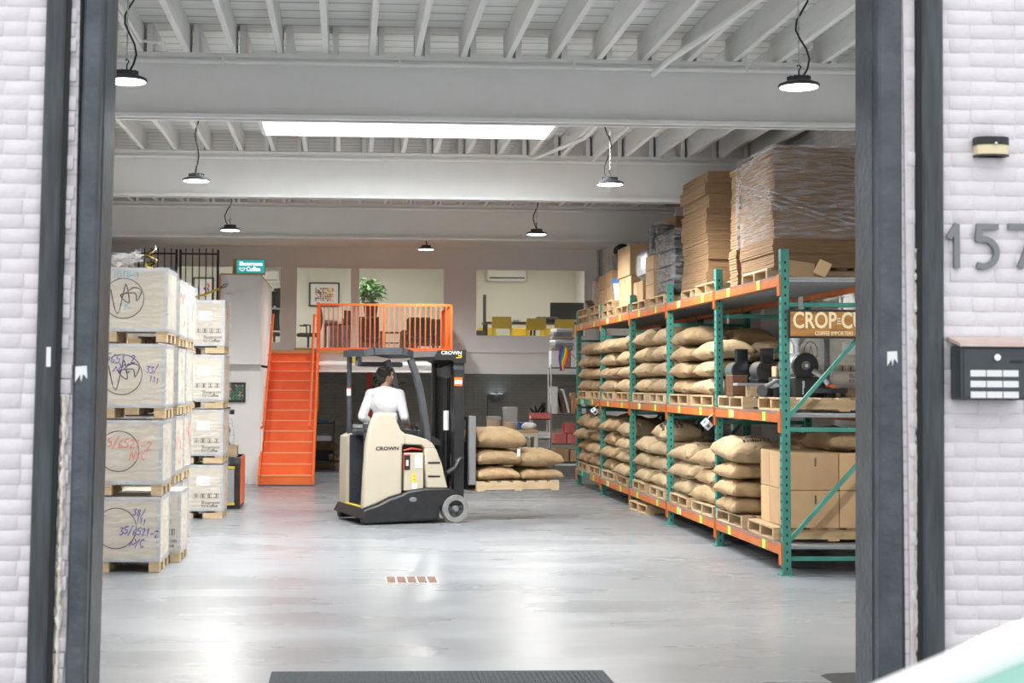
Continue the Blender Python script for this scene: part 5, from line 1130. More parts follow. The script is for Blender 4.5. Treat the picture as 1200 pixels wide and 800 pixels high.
for s in (-1, 1): MB().ball(hp(s * .030, .0775, 1.612), .0115, 8, 6).obj('eye', 'white', D)
# ================================================================== FLOOR ITEMS
a, b = at(318, 789, Z=0), at(707, 787, Z=0)
t = thing('door_mat', 'dark grey ribbed door mat on the floor inside the doorway', 'mat', ((a.x + b.x) / 2, 8.72, 0)); w = b.x - a.x
MB().b2((-w / 2, -.68, 0), (w / 2, .68, .012), bev=.004).obj('pile', 'mat_rubber', t); m = MB()
for k in range(60): m.b2((-w / 2 + .04 + k * (w - .08) / 60, -.64, .011), (-w / 2 + .055 + k * (w - .08) / 60, .64, .016))
stuff(m.obj('ribs', 'mat_rubber', t))
a, b = at(453, 683, Z=0), at(511, 676, Z=0)
t = thing('floor_drain', 'rusty brown strip drain of five plates set in the floor', 'drain', ((a.x + b.x) / 2, (a.y + b.y) / 2, 0)); w, d = b.x - a.x, b.y - a.y
MB().b2((-w / 2, -d / 2, -.02), (w / 2, d / 2, .002)).obj('frame', 'white', t)
for k in range(5): MB().b2((-w / 2 + .008 + k * w / 5, -d / 2 + .012, 0), (-w / 2 - .008 + (k + 1) * w / 5, d / 2 - .012, .006), bev=.002).obj('plate', 'rust', t)
p = at(965, 791, Z=0); tag(MB().prism([(0, 0), (.6, 0), (.6, .03), (.05, .012)], p.y - .7, p.y).obj('threshold_plate', 'black_matte', None, (p.x - .02, 0, 0)), 'black rubber ramp plate on the floor behind the door post', 'ramp')

# ---- black cabinet, tray and grinder by the stairs
p = at(281, 596, Z=0); zc = .71
t = thing('black_cabinet', 'black cabinet with orange side and silver handle tube', 'cabinet', (p.x - .33, p.y + .45, 0))
MB().b2((-.33, -.45, .0), (.33, .45, zc), bev=.008).obj('body', 'black', t); MB().b2((-.335, -.455, zc - .1), (.335, .455, zc), bev=.006).obj('top_band', 'grey_dark', t); MB().b2((.33, -.43, .05), (.338, .45, zc - .005)).obj('side_sheet', 'orange', t)
MB().b2((.10, -.47, .08), (.25, -.45, zc - .16), bev=.006).obj('handle_tube', 'silver', t)
for z in (.05, zc - .16): MB().b2((.095, -.475, z), (.255, -.45, z + .035)).obj('handle_end', 'yellow_bright', t)
t = thing('wooden_tray', 'open pale wooden tray on the black cabinet', 'tray', (p.x - .28, p.y + .25, zc))
for a, b in (((-.22, -.2, 0), (.22, .2, .02)), ((-.22, -.2, .02), (.22, -.18, .16)), ((-.22, .18, .02), (.22, .2, .16)), ((-.22, -.18, .02), (-.2, .18, .16)), ((.2, -.18, .02), (.22, .18, .16))): MB().b2(a, b).obj('board', 'pallet_light', t)
t = thing('wrapped_grinder', 'coffee grinder under clear plastic standing in the wooden tray', 'machine', (p.x - .28, p.y + .25, zc + .02))
MB().lathe([(.14, 0), (.15, .10), (.10, .2), (.12, .35), (.08, .45)], 16).obj('body', 'grey_dark', t); MB().lathe([(.02, -.05), (.10, -.05), (.10, .05)], 16, (0, -.08, .32), 'Y').obj('dial', 'black', t); MB().lathe([(.05, .45), (.05, .52), (.12, .66), (.10, .67)], 14).obj('hopper', 'black', t); MB().box((.06, -.02, .60), (.22, .10, .07), bev=.01).obj('arm', 'black', t)
MB().lathe([(.17, .0), (.175, .2), (.16, .4), (.12, .52), (.05, .56)], 16).map(lambda q: q + Vector((.04 * noise.noise(q * 9), .04 * noise.noise(q * 9 + Vector((3, 0, 0))), 0))).obj('plastic_cover', 'film_heavy', t)
def picture(label, px0, px1, py0, py1, Y, mats, seed, border='black', mount='white', n=6):
    a, b = at(px0, py1, Y=Y), at(px1, py0, Y=Y); w, h = b.x - a.x, b.z - a.z; t = thing('framed_picture', label, 'picture', ((a.x + b.x) / 2, Y, a.z)); e = .035
    m = MB()
    for p_, q_ in (((-w / 2, 0), (w / 2, e)), ((-w / 2, h - e), (w / 2, h)), ((-w / 2, e), (-w / 2 + e, h - e)), ((w / 2 - e, e), (w / 2, h - e))): m.b2((p_[0], -.03, p_[1]), (q_[0], 0, q_[1]))
    m.obj('frame', border, t); MB().b2((-w / 2 + e, -.012, e), (w / 2 - e, 0, h - e)).obj('mount', mount, t); g2 = random.Random(seed); k = .62 if mount == 'white' else .9
    for i in range(n):
        for j in range(n - 1):
            x, z = (-.5 + (i + .5) / n) * w * k, h / 2 + (-.5 + (j + .5) / (n - 1)) * h * k * .9
            MB().prism([(x + w * k / n * (.35 + .3 * g2.random()) * math.cos(q * 1.05 + g2.random()), z + h * k / n * (.4 + .35 * g2.random()) * math.sin(q * 1.05)) for q in range(6)], -.016, -.012).obj('print_patch', g2.choice(mats), t)
    return t
picture('small dark framed print on the white wall beside the orange stairs', 263, 288, 448, 471, 26.62, ('leaf', 'teal', 'carton', 'grey_dark'), 3, mount='grey_dark')

# ================================================================== UNDERCROFT
p = at(379, 551, Z=0)
t = thing('utility_cart', 'black wire utility cart with papers beside the orange stairs', 'cart', (p.x, p.y + .2, 0)); w = .40
for x in (-w / 2, w / 2):
    for y in (-.2, .2): MB().b2((x - .015, y - .015, .09), (x + .015, y + .015, .98)).obj('post', 'black', t); MB().lathe([(.015, -.015), (.045, -.015), (.045, .015), (.015, .015)], 12, (x, y, .045), 'Y').obj('caster', 'black', t)
for z in (.16, .55, .92): MB().b2((-w / 2, -.2, z), (w / 2, .2, z + .03)).obj('shelf', 'black', t)
tag(MB().b2((-.14, -.01, 0), (.14, .12, .10)).obj('paper_stack', 'paper', None, (p.x, p.y + .1, .581)), 'white paper stack on the black cart shelf', 'paper'); tag(MB().b2((-.1, -.05, 0), (.1, .1, .03)).obj('blue_folder', 'blue', None, (p.x, p.y + .15, .951)), 'blue folder on top of the black cart', 'folder')
for k in range(3): tag(MB().box((0, 0, .1), (.25 - .03 * k, .22, .2), bev=.01).obj('dark_box', 'black_matte', None, (p.x - .02, p.y + .2, .191 + 0 * k) if k == 0 else (p.x + (-.08 + .02 * k), p.y + 2.4 + .4 * k, 0)), 'black box on the lower shelf of the cart' if k == 0 else 'black box on the floor behind the cart', 'box', None if k == 0 else 'boxes behind the cart')
q = at(393, 553, Z=0); pallet((q.x + .05, q.y + 1.6, 0), 0, 'floor pallet with sacks behind the forklift')
for k in range(4): sack((q.x - .23 + .58 * (k % 2), q.y + 1.6 + .02 * k, PH + .2 * (k // 2)), R(90) + .03 * (k % 2), ('lower' if k < 2 else 'upper') + ' burlap sack on the floor pallet behind the forklift', 'sacks behind the forklift', 'burlap', press=.2 if k < 2 else 0)
sack((q.x + 2.2, q.y + .9, .0), .3, 'burlap sack on the floor behind the forklift mast', None, 'burlap'); 
a = at(433, 470, Y=31.0); t = thing('red_column', 'red steel column with bolt holes standing behind the forklift', 'column', (a.x, 31.0, 0)); MB().b2((-.05, -.05, 0), (.05, .05, 1.95), bev=.006).obj('shaft', 'red', t); MB().b2((-.1, -.1, 0), (.1, .1, .02)).obj('foot_plate', 'red', t)
for k in range(5): MB().box((.0, -.051, 1.75 - .08 * k), (.025, .004, .03)).obj('bolt_hole', 'black', t)
def leaves(mb_parent, pts, size, seed, name='leaf', mat='leaf', spread=.5):
    g2 = random.Random(seed); lm = []
    for v in range(4):
        m = MB(); c = .15 + .1 * v
        m.add([(0, 0, 0), (.3, .5, .08), (.32, 1.0 - c, .05), (0, 1.5, -.12), (-.32, 1.0 - c, .05), (-.3, .5, .08), (0, .55, 0), (0, 1.05, -.02)], [(0, 1, 6), (1, 2, 7, 6), (2, 3, 7), (0, 6, 5), (5, 6, 7, 4), (4, 7, 3)]); lm.append(m.mesh('leaf', mat, 0, fix=False))
    for q in pts:
        o = mo(name, g2.choice(lm), mb_parent, q); s = size * g2.uniform(.7, 1.25); o.scale = (s, s, s); o.rotation_euler = (g2.uniform(-.9, .5), g2.uniform(-.5, .5), g2.uniform(0, 6.28))
def tree_plant(label, loc, h, r, zc_, n, size, seed, pot=True, sq=.9):
    t = thing('potted_plant', label, 'plant', loc); g2 = random.Random(seed)
    if pot: MB().lathe([(.13, 0), (.17, .32), (.18, .33), (.16, .33), (.14, .28)], 20).obj('pot', 'black', t)
    MB().tube([(0, 0, .2), (.03, .01, h * .4), (-.01, .0, h * .65), (.0, 0, zc_)], [.02, .017, .014, .008], 8).obj('stem', 'wood_dark', t)
    for k in range(7): a = g2.uniform(0, 6.28); MB().tube([(0, 0, zc_ - r * .6), (r * .4 * math.cos(a), r * .4 * math.sin(a), zc_ + g2.uniform(-.2, .2) * r), (r * .8 * math.cos(a), r * .8 * math.sin(a), zc_ + g2.uniform(-.3, .6) * r)], .006, 5).obj('branch', 'wood_dark', t)
    pts = []
    while len(pts) < n:
        q = Vector((g2.uniform(-1, 1), g2.uniform(-1, 1), g2.uniform(-1, 1)))
        if .35 < q.length < 1: pts.append((q.x * r, q.y * r, zc_ + q.z * r * sq))
    leaves(t, pts, size, seed); return t
a = at(446, 452, Y=31.6); tree_plant('leafy plant growing behind the red column and the driver', (a.x + .08, 31.8, 0), 1.6, .34, 1.62, 90, .10, 5); 
# workbench with things on it
a, b = at(562, 504, Y=27.6), at(631, 506, Y=27.6); zt2 = a.z; w = b.x - a.x
t = thing('workbench', 'workbench with pale wooden top and cream legs at the back', 'workbench', ((a.x + b.x) / 2, 27.95, 0))
MB().b2((-w / 2, -.35, zt2 - .045), (w / 2, .35, zt2), bev=.004).obj('top', 'bench_top', t); MB().b2((-w / 2 + .02, -.33, zt2 - .11), (w / 2 - .02, .33, zt2 - .045)).obj('apron', 'cream', t)
for x in (-w / 2 + .04, w / 2 - .04):
    for y in (-.3, .3): MB().b2((x - .03, y - .03, 0), (x + .03, y + .03, zt2 - .1)).obj('leg', 'cream', t)
MB().b2((-w / 2 + .04, -.3, .25), (w / 2 - .04, .3, .28)).obj('lower_shelf', 'bench_top', t)
bxw = (a.x + b.x) / 2
def bag(label, x, y, w_, h_, fill, full):
    t = thing('plastic_bag', label, 'bag', (x, y, zt2)); MB().lathe([(w_ * .42, 0), (w_ * .5, h_ * .15), (w_ * .47, h_ * full)], 14).obj('contents', fill, t)
    MB().lathe([(w_ * .45, 0), (w_ * .53, h_ * .2), (w_ * .5, h_ * .6), (w_ * .56, h_ * .95), (w_ * .5, h_)], 14).map(lambda q: q + Vector((.02 * noise.noise(q * 12), .02 * noise.noise(q * 13), 0))).obj('bag', 'plastic_clear', t)
bag('clear bag of brown beans on the workbench', bxw - .26, 27.8, .26, .25, 'carton', .75); bag('tall clear bag half full of beans on the workbench', bxw + .04, 27.8, .26, .42, 'carton', .35)
for k in range(3): tag(MB().box((0, 0, .07), (.10, .12, .14), bev=.01).obj('blue_packet', 'blue', None, (bxw + .2 + .11 * k - .14 * (k == 2) * 2.6, 28.12, zt2)), 'blue packet standing among the bags on the workbench', 'packet', 'blue packets on the workbench')
o = MB(); [o.ball((sg.uniform(-.12, .12), sg.uniform(-.05, .05), .04 + sg.uniform(0, .05)), (.09, .07, .05), 10, 6) for k in range(7)]; tag(remesh(o.obj('white_cloth', 'white', None, (bxw + .33, 27.78, zt2 + .012)), .015, 4), 'crumpled white cloth on the workbench end', 'cloth')
tag(MB().box((0, 0, .25), (.5, .4, .5), bev=.02).obj('dark_tub', 'black', None, (bxw + .1, 28.0, .282)), 'dark tub on the lower shelf of the workbench', 'tub')
# wall lamp and cable
a = at(581, 463, Y=YB - .01); t = thing('wall_dome', 'grey half-round wall sconce glowing faintly on the back wall', 'fixture', (a.x, YB, a.z)); MB().lathe([(.0, -.16), (.10, -.14), (.16, -.08), (.18, -.0), (.17, .03), (.0, .03)], 20, (0, -.12, 0)).obj('dome', 'galv', t); MB().b2((-.05, -.12, -.05), (.05, 0, .05)).obj('bracket', 'grey_dark', t); MB().lathe([(.0, .03), (.15, .03), (.15, .036), (.0, .036)], 20, (0, -.12, 0)).obj('up_light', 'sconce_glow', t); MB().tube([(-.18, -.02, .0), (-.19, -.01, -.5), (-.17, -.01, -1.0)], .008, 5).obj('cable', 'grey_dark', t)
# wire shelf
xa_, xb_, yw = at(644, 500, Y=29.2).x, at(644, 500, Y=29.2).x + .95, 29.2
t = thing('wire_shelf', 'tall chrome wire shelf beside the rack end', 'shelf', ((xa_ + xb_) / 2, yw, 0)); w = xb_ - xa_
for x in (-w / 2, w / 2):
    for y in (-.2, .2): MB().cyl((x, y, 0), (x, y, 2.12), .014, n=8).obj('post', 'chrome', t)
SHZ = (.28, .62, 1.18, 1.72, 2.06)
for z in SHZ:
    m = MB(); [m.b2((-w / 2, y - .006, z - .02), (w / 2, y + .006, z)) for y in (-.2, .2)]; [m.b2((-w / 2 + k * w / 16 - .003, -.2, z - .006), (-w / 2 + k * w / 16 + .003, .2, z)) for k in range(17)]; m.obj('wire_tier', 'chrome', t)
xs = (xa_ + xb_) / 2
def wsbox(name, label, x0, x1, z0, z1, mat, y0=-.17, y1=.15, cat='box', group=None, rz=0): return carton(name, label, (xs + x0, yw + y0, z0), (xs + x1, yw + y1, z1), mat, cat, group, tape=False, rz=rz)
for k in range(6): tag(MB().box((0, 0, .035), (.42 - .03 * (k % 3), .34, .07), bev=.02).obj('paper_sack', ('board_grey', 'galv', 'paper')[k % 3], None, (xs - .26 + .02 * (k % 2), yw, 2.061 + .32 + .07 * k), .1 * (k % 3)), 'flattened grey paper sack in the pile topping the wire shelf', 'sack', 'paper sacks topping the wire shelf')
for k in range(3): wsbox('paper_box', 'pale paper box under the flattened sacks on the wire shelf', -.47 + .19 * k, -.29 + .19 * k, 2.061, 2.38, 'paper' if k != 1 else 'board_grey', group='boxes topping the wire shelf', cat='box')
wsbox('poster_tube_box', 'tall white box standing on the wire shelf', -.46, -.34, 1.181 + .0, 1.70, 'white')
o = wsbox('leaning_panel', 'white panel leaning on the wire shelf', -.145, -.105, 1.20, 1.66, 'white'); o.rotation_euler = (0, -.25, 0); o = wsbox('dark_board', 'dark board leaning beside the white panel', -.245, -.205, 1.20, 1.60, 'wood_dark'); o.rotation_euler = (0, -.22, 0)
for k in range(3): wsbox('brown_file', 'brown file box on the wire shelf behind the flag', -.08 + .1 * k, .0 + .1 * k, 1.181, 1.58 - .04 * k, ('carton', 'board_grey', 'paper')[k], group='file boxes on the wire shelf')
for k, (x, z) in enumerate(((-.40, .621), (-.16, .621), (-.22, .82))): wsbox('pink_packet', ('pink packet at the post end of the wire shelf', 'pink packet beside the black packets on the wire shelf', 'pink packet lying on two others on the wire shelf')[k], x, x + .22, z, z + .19, 'pink', group='pink packets on the wire shelf')
for k in range(3): wsbox('black_packet', 'black packet in the column beside the pink packets', .08, .26, .621 + .13 * k, .745 + .13 * k, 'black', group='black packets on the wire shelf')
for k in range(3): wsbox('small_carton', 'small brown carton low on the wire shelf', -.40 + .30 * k, -.13 + .30 * k, .281, .53 - .03 * (k % 2), 'carton', group='cartons low on the wire shelf')
t = thing('plastic_tub', 'clear storage tub with white lid under the wire shelf', 'tub', (xs - .1, yw, 0)); MB().prism([(-.26, 0), (.26, 0), (.3, .2), (-.3, .2)], -.16, .16).obj('tub', 'grey_mid', t); MB().b2((-.31, -.18, .2), (.31, .18, .235), bev=.012).obj('lid', 'white', t)
# trolley with tools before the shelf
a = at(636, 520, Y=28.3); t = thing('tool_trolley', 'small white trolley with bins of dark tools beside the wire shelf', 'trolley', (a.x - .02, 28.6, 0))
for x in (-.16, .16):
    for y in (-.15, .15): MB().cyl((x, y, .05), (x, y, 1.15), .012, n=8).obj('post', 'white', t); MB().ball((x, y, .03), .03, 8, 6).obj('caster', 'black', t)
for z in (.25, .72, 1.08): MB().b2((-.18, -.17, z), (.18, .17, z + .02)).b2((-.18, -.17, z), (.18, -.16, z + .13)).b2((-.18, .16, z), (.18, .17, z + .13)).obj('bin', 'white' if z < 1 else 'pink', t)
for k in range(9): MB().tube([(sg.uniform(-.12, .12), sg.uniform(-.1, .1), 1.12), (sg.uniform(-.2, .2), sg.uniform(-.12, .12), 1.32 + sg.uniform(-.05, .08))], .018, 6).obj('tool', 'black', t)
for k in range(3): MB().box((-.1 + .1 * k, 0, .80), (.09, .2, .12), bev=.01).obj('paper_pack', 'paper', t)
tag(MB().tube([(5.36, 32.42, 2.6), (5.36, 32.42, 4.6)], .03, 8).obj('wall_pipe', 'galv'), 'grey vertical pipe in the corner beside the right office window', 'pipe')
tag(MB().bar((3.42, 19.12, ZJ), (3.30, 19.14, 4.16), .05, .02).obj('hanger_bar', 'beam_white'), 'white flat bar hanging against the beam behind the wavy-cord lamp', 'bar')
# rainbow flag
fz = at(657, 402, Y=26.55); t = thing('rainbow_flag', 'small rainbow flag on a stick at the far rack upright', 'flag', (fz.x, 26.45, fz.z))
MB().tube([(0, 0, .02), (.37, .285, -.36)], .007, 6).obj('stick', 'carton_light', t)
for k, c in enumerate(((.70, .02, .02), (.85, .27, .01), (.86, .65, .02), (.03, .35, .08), (.02, .07, .45), (.22, .03, .30))):
    M('flag_%d' % k, c, None, rough=.8)
    MB().grid(lambda u, v: (.005 + (.125 - .145 * (k + v) / 6) + .03 * math.sin(u * 5 + k * .6) * u - .05 * u, -.01 - .03 * math.sin(u * 6 + k * .5), -.02 - .11 * (1 - (k + v) / 6) - .46 * u * (.75 + .25 * (k + v) / 6)), 10, 2).obj('stripe', 'flag_%d' % k, t, fix=False)

# ================================================================== OFFICES
def desk_chair(loc, rz, label):
    t = thing('office_chair', label, 'chair', loc, rz); MB().box((0, 0, .46), (.46, .46, .08), bev=.03).obj('seat', 'fabric_dark', t)
    MB().grid(lambda u, v: ((u - .5) * .44, .24 + .05 * math.sin(v * 3) - .04 * math.cos((u - .5) * 3), .55 + .5 * v), 6, 6).obj('backrest', 'black', t); MB().tube([(0, .2, .42), (0, .27, .6)], .02).obj('back_bar', 'black', t); MB().cyl((0, 0, .1), (0, 0, .44), .025).obj('column', 'black', t)
    for k in range(5): a = k * 1.2566; MB().bar((0, 0, .1), (.28 * math.cos(a), .28 * math.sin(a), .06), .04, .03).ball((.28 * math.cos(a), .28 * math.sin(a), .03), .03, 8, 6).obj('leg', 'black', t)
    for s in (-1, 1): MB().tube([(s * .25, .0, .45), (s * .27, .0, .66), (s * .27, -.15, .67)], .018, 6).obj('arm', 'black', t)
a = at(361, 390, Y=33.4); desk_chair((a.x, 33.6, ZF), R(-80), 'black mesh office chair beside the desk behind the glass')
a, b = at(382, 379, Y=33.6), at(410, 379, Y=33.6)
t = thing('office_desk', 'dark desk with plaid cloth front behind the orange railing', 'desk', ((a.x + b.x) / 2 + .02, 33.95, ZF)); w = b.x - a.x + .12; dz_ = a.z - ZF
MB().b2((-w / 2, -.3, dz_ - .04), (w / 2, .3, dz_)).obj('top', 'black', t); MB().b2((-w / 2 + .12, -.31, .05), (w / 2, -.29, dz_ - .05)).obj('cloth', 'plaid', t)
for x in (-w / 2 + .03, w / 2 - .03):
    for y in (-.27, .27): MB().b2((x - .02, y - .02, 0), (x + .02, y + .02, dz_ - .04)).obj('leg', 'black', t)
tag(MB().b2((-.2, -.012, 0), (.2, .012, .3)).obj('monitor', 'black', None, (b.x - .02, 33.9, ZF + dz_ + .0), R(60)), 'thin black monitor on the office desk', 'monitor'); tag(MB().b2((-.03, -.03, 0), (.03, .03, .12)).obj('red_cup', 'red', None, (b.x - .15, 33.8, ZF + dz_)), 'small red cup on the office desk', 'cup')
m = MB(); [m.ball((.06 * k, 0, .04), (.06, .05, .05), 8, 5) for k in range(4)]; tag(m.obj('paper_heap', 'paper', None, (a.x + .02, 33.8, ZF + dz_ + .01)), 'heap of white papers on the office desk', 'paper')
picture('large framed print with colourful abstract shapes on the office wall', 362, 398, 331, 359, YO + 3.98, ('red', 'yellow_bright', 'leaf', 'white', 'black', 'grey_mid', 'orange'), 11, n=8)
picture('black framed picture with a small coloured figure seen through the gate', 226, 251, 325, 353, YO + 3.98, ('red', 'blue', 'paper', 'paper', 'orange'), 5, n=4)
a, b = at(421, 377, Y=34.6), at(445, 377, Y=34.6); t = thing('wood_cabinet', 'low brown wooden cabinet under the plant in the office', 'cabinet', ((a.x + b.x) / 2, 34.8, ZF)); w = b.x - a.x; hh = a.z + .12 - ZF
MB().b2((-w / 2, -.2, 0), (w / 2, .2, hh), bev=.006).obj('body', 'wood_dark', t)
for x in (-w / 4, w / 4): d_ = MB().b2((x - w / 4 + .01, -.212, .03), (x + w / 4 - .01, -.2, hh - .03)).obj('door', 'wood_dark', t); MB().ball((x, -.22, hh * .6), .012, 8, 5).obj('knob', 'silver', d_)
cc = at(434.5, 341, Y=34.8); tree_plant('bushy potted tree on the brown office cabinet', ((a.x + b.x) / 2 + .03, 34.8, ZF + hh), .9, .31, cc.z - ZF - hh, 290, .105, 8)
def armchair(x, y, rz, label):
    t = thing('armchair', label, 'armchair', (x, y, ZF), rz); MB().box((0, -.02, .36), (.56, .56, .16), bev=.05).obj('seat', 'fabric_dark', t); MB().box((0, .24, .62), (.56, .14, .48), bev=.05, rx=-.18).obj('backrest', 'fabric_dark', t)
    for s in (-1, 1):
        MB().bar((s * .31, -.28, .52), (s * .31, .25, .50), .06, .035).obj('arm', 'wood_dark', t)
        for y_ in (-.24, .24): MB().bar((s * .31, y_, 0), (s * .31, y_ * .9, .50), .04).obj('leg', 'wood_dark', t)
    MB().b2((-.3, -.27, .24), (.3, -.23, .29)).obj('front_rail', 'wood_dark', t)
for px, rz, lab in ((430, .0, 'dark fabric armchair with wooden frame below the potted tree'), (494, .15, 'dark fabric armchair in the middle behind the orange railing'), (509, -.2, 'second dark armchair tucked by the railing return')):
    a = at(px, 390, Y=33.25); armchair(a.x, 33.25 if px != 509 else 34.1, math.pi * 0 + rz, lab)
a = at(460, 392, Y=33.3); t = thing('side_table', 'small black side table between the armchairs', 'table', (a.x, 33.4, ZF)); MB().b2((-.2, -.2, .50), (.2, .2, .53)).obj('top', 'black', t); MB().b2((-.18, -.18, .28), (.18, .18, .30)).obj('shelf', 'black', t)
for x in (-.17, .17):
    for y in (-.17, .17): MB().b2((x - .015, y - .015, 0), (x + .015, y + .015, .5)).obj('leg', 'black', t)
a = at(478, 390, Y=34.2); tag(MB().box((0, 0, .3), (.3, .4, .6), bev=.02).obj('green_ottoman', 'fabric_green', None, (a.x, 34.2, ZF)), 'grey-green upholstered block beside the middle armchair', 'ottoman')
# right office
a, b = at(570, 329, Y=YO + 3.9), at(617, 316, Y=YO + 3.9); t = thing('air_conditioner', 'white wall air conditioner above the yellow chairs', 'air conditioner', ((a.x + b.x) / 2, YO + 4.0, a.z)); w, h = b.x - a.x, b.z - a.z
MB().b2((-w / 2, -.22, 0), (w / 2, 0, h), bev=.03).obj('body', 'white', t); MB().b2((-w / 2 + .06, -.225, .05), (w / 2 - .06, -.2, .085)).obj('outlet', 'black', t)
a = at(300, 316, Y=YO + 3.9); t = thing('air_conditioner', 'pale air conditioner behind the teal sign', 'air conditioner', (a.x + .1, YO + 4.0, a.z - .3)); MB().b2((-.45, -.22, 0), (.45, 0, .28), bev=.03).obj('body', 'white', t); MB().b2((-.4, -.225, .04), (.4, -.2, .065)).obj('outlet', 'grey_mid', t)
for px in (568, 679): a = at(px, 355, Y=YO + 3.98); tag(MB().b2((-.035, -.02, -.45), (.035, .0, .2)).obj('door_pull', 'grey_dark', None, (a.x, YO + 4.0, a.z)), 'dark vertical strip on the office wall by the %s' % ('air conditioner' if px < 600 else 'black monitor'), 'strip')
a, b = at(567, 377, Y=34.0), at(684, 377, Y=34.0); zt3 = a.z; w = b.x - a.x; t = thing('long_table', 'long black table behind the yellow chairs', 'table', ((a.x + b.x) / 2, 34.2, ZF)); MB().b2((-w / 2, -.35, zt3 - ZF - .04), (w / 2, .35, zt3 - ZF)).obj('top', 'black', t)
for x in (-w / 2 + .05, 0, w / 2 - .05):
    for y in (-.3, .3): MB().b2((x - .025, y - .025, 0), (x + .025, y + .025, zt3 - ZF - .04)).obj('leg', 'black', t)
def ychair(x, y, rz, label, hz_=.82):
    t = thing('yellow_chair', label, 'chair', (x, y, ZF), rz, 'yellow chairs in the office'); MB().box((0, 0, .45), (.42, .42, .03), bev=.008).obj('seat', 'yellow', t); MB().box((0, -.20, hz_ - .13), (.42, .03, .26), bev=.01).obj('backrest', 'yellow', t)
    for s in (-1, 1):
        MB().b2((s * .20 - .02, -.22, 0), (s * .20 + .02, -.18, hz_ - .1)).obj('leg', 'yellow', t); MB().b2((s * .20 - .02, .16, 0), (s * .20 + .02, .20, .44)).obj('leg', 'yellow', t)
    MB().b2((-.2, -.21, .18), (.2, -.19, .21)).obj('stretcher', 'yellow', t)
for px, lab, z_ in ((587, 'yellow wooden chair with slatted back under the air conditioner', .87), (627, 'yellow wooden chair in the middle of the row', .84), (660, 'yellow wooden chair by the black monitor', .82)):
    a = at(px, 380, Y=33.2); ychair(a.x, 33.2, 0, lab, z_)
for px in (572, 611, 645): a = at(px, 385, Y=34.9); ychair(a.x, 34.9, math.pi, 'yellow chair on the far side of the long table', .70)
a = at(668, 368, Y=34.3); tag(MB().b2((-.45, -.02, 0), (.45, .02, .45), bev=.006).obj('wide_monitor', 'black', None, (a.x, 34.3, zt3 + .01)), 'wide black monitor on the long table', 'monitor')
m = MB(); [m.ball((.12 * k, 0, .06), (.11, .09, .07), 8, 6) for k in range(4)]; a = at(637, 374, Y=34.1); tag(remesh(m.obj('black_bag', 'fabric_dark', None, (a.x - .1, 34.1, zt3 + .005)), .02, 3), 'slumped black bag on the long table', 'bag')
for k, px in enumerate((605, 664, 673)): a = at(px, 374, Y=34.0); tag(MB().box((0, 0, .03), (.14, .1, .06), bev=.01).obj('white_packet', 'paper', None, (a.x, 34.0, zt3)), 'white packet lying on the long table', 'packet', 'packets on the long table')
for k, px in enumerate((598, 613)): a = at(px, 388, Y=35.6); tag(MB().b2((-.18, -.1, 0), (.18, .1, .55)).obj('white_carton', 'white', None, (a.x, 35.7, ZF)), 'white box on the floor behind the yellow chairs', 'box', 'white boxes behind the yellow chairs')
a = at(560, 388, Y=33.0); tag(MB().box((0, 0, .28), (.26, .3, .56), bev=.02).obj('grey_bin', 'grey_dark', None, (a.x + .0, 33.0, ZF)), 'dark grey bin at the corner of the right office window', 'bin')
# left office: hung jacket and chair behind the narrow glass
a = at(326, 345, Y=33.6); t = thing('hung_jacket', 'dark jacket hanging behind the narrow office glass', 'jacket', (a.x + .1, 33.7, a.z - .35)); 
o = MB(); o.ball((0, 0, .25), (.2, .1, .28), 14, 10); o.tube([(-.2, 0, .42), (.2, 0, .42)], .08, 10); o.tube([(-.22, 0, .42), (-.27, 0, .05)], [.08, .06], 10); remesh(o.obj('cloth', 'fabric_dark', t), .02, 3); MB().tube([(0, 0, .5), (0, 0, .6), (.02, 0, .64)], .006, 5).obj('hanger_hook', 'silver', t)
MB().tube([(0, 0, -2.32 - (a.z - .35) + 2 * ZF - .0 - ZF + .0 if False else ZF - (a.z - .35), ), (0, 0, .6)][:2] if False else [(0, .1, ZF - (a.z - .35)), (0, .1, .62)], .015, 6).obj('stand_pole', 'black', t)
a = at(324, 385, Y=33.4); desk_chair((a.x - .04, 33.3, ZF), 0.4, 'black office chair below the hanging jacket'); tag(MB().b2((-.3, -.25, 0), (.3, .25, .03)).obj('wall_shelf', 'white', None, (a.x + .1, 33.75, at(324, 361, Y=33.6).z - .03)), 'white shelf board below the hanging jacket', 'shelf')

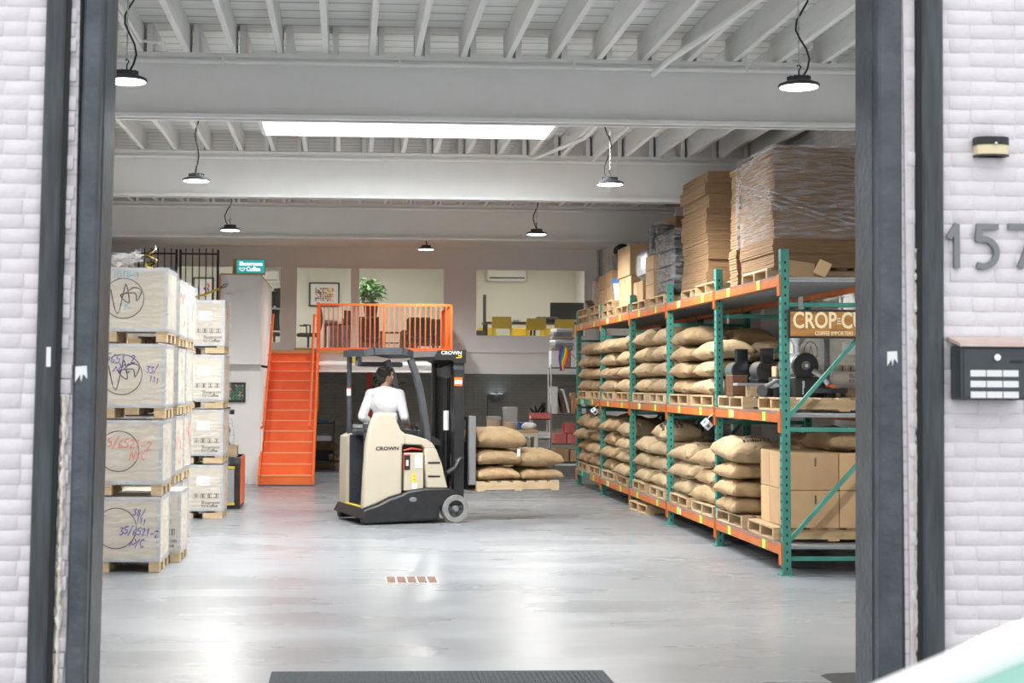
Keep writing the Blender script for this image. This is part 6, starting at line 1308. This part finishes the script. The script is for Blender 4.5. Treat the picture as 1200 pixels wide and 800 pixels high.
# ================================================================== PARKED CAR IN THE STREET
t = thing('parked_car', 'white car with green tinted windscreen parked by the kerb', 'car', (0, 0, -.02)); y0, y1 = 1.55, 3.30
lower = [(-.28, .35), (-.32, .55), (-.22, .72), (.30, .88), (.86, .985), (3.1, .98), (3.55, .95), (3.6, .6), (3.55, .35), (3.1, .28), (.2, .26)]
o = MB().prism(lower, y0, y1).obj('body', 'car_white', t); md = o.modifiers.new('soft', 'BEVEL'); md.width = .07; md.segments = 3; md.limit_method = 'ANGLE'; md.angle_limit = R(25)
def cab(x, s): return y1 - .10 - s if False else 0
P = lambda x, z, s: (x, (y0 if s < 0 else y1) - s * (.10 + .16 * (z - .98) / .38), z)
ol = [(.84, .975), (1.62, 1.345), (2.0, 1.385), (2.6, 1.36), (3.2, 1.0)]
for s in (-1, 1):
    m = MB().tube([P(x_, z_, s) for x_, z_ in ol], .06, 12); m.obj('pillar_frame', 'car_white', t); MB().tube([P(1.95, .98, s), P(2.02, 1.38, s)], .04, 8).obj('door_pillar', 'car_white', t)
MB().add([P(1.62, 1.365, -1), P(1.62, 1.365, 1), P(2.0, 1.41, 1), P(2.0, 1.41, -1), P(2.6, 1.385, 1), P(2.6, 1.385, -1)], [(0, 1, 2, 3), (3, 2, 4, 5)]).obj('roof', 'car_white', t)
MB().add([P(.84, .975, -1), P(.84, .975, 1), P(1.62, 1.345, 1), P(1.62, 1.345, -1)], [(0, 1, 2, 3)]).obj('windscreen', 'glass_car', t); MB().add([P(3.2, 1.0, -1), P(3.2, 1.0, 1), P(2.6, 1.36, 1), P(2.6, 1.36, -1)], [(0, 1, 2, 3)]).obj('rear_window', 'glass_car', t)
for s in (-1, 1): MB().add([P(.9, .98, s), P(3.15, .99, s), P(2.6, 1.35, s), P(2.0, 1.37, s), P(1.64, 1.34, s)], [(0, 1, 2, 3, 4)]).obj('side_window', 'glass_car', t)
for x in (.35, 2.85):
    for y in (y0 + .09, y1 - .09): o = MB().lathe([(.18, -.1), (.30, -.1), (.31, -.07), (.31, .07), (.30, .1), (.18, .1), (.18, -.1)], 24, (x, y, .31), 'Y', False).obj('tyre', 'car_tyre', t); MB().lathe([(.02, -.08), (.19, -.08), (.19, .08), (.02, .08)], 18, (x, y, .31), 'Y').obj('rim', 'silver', o)
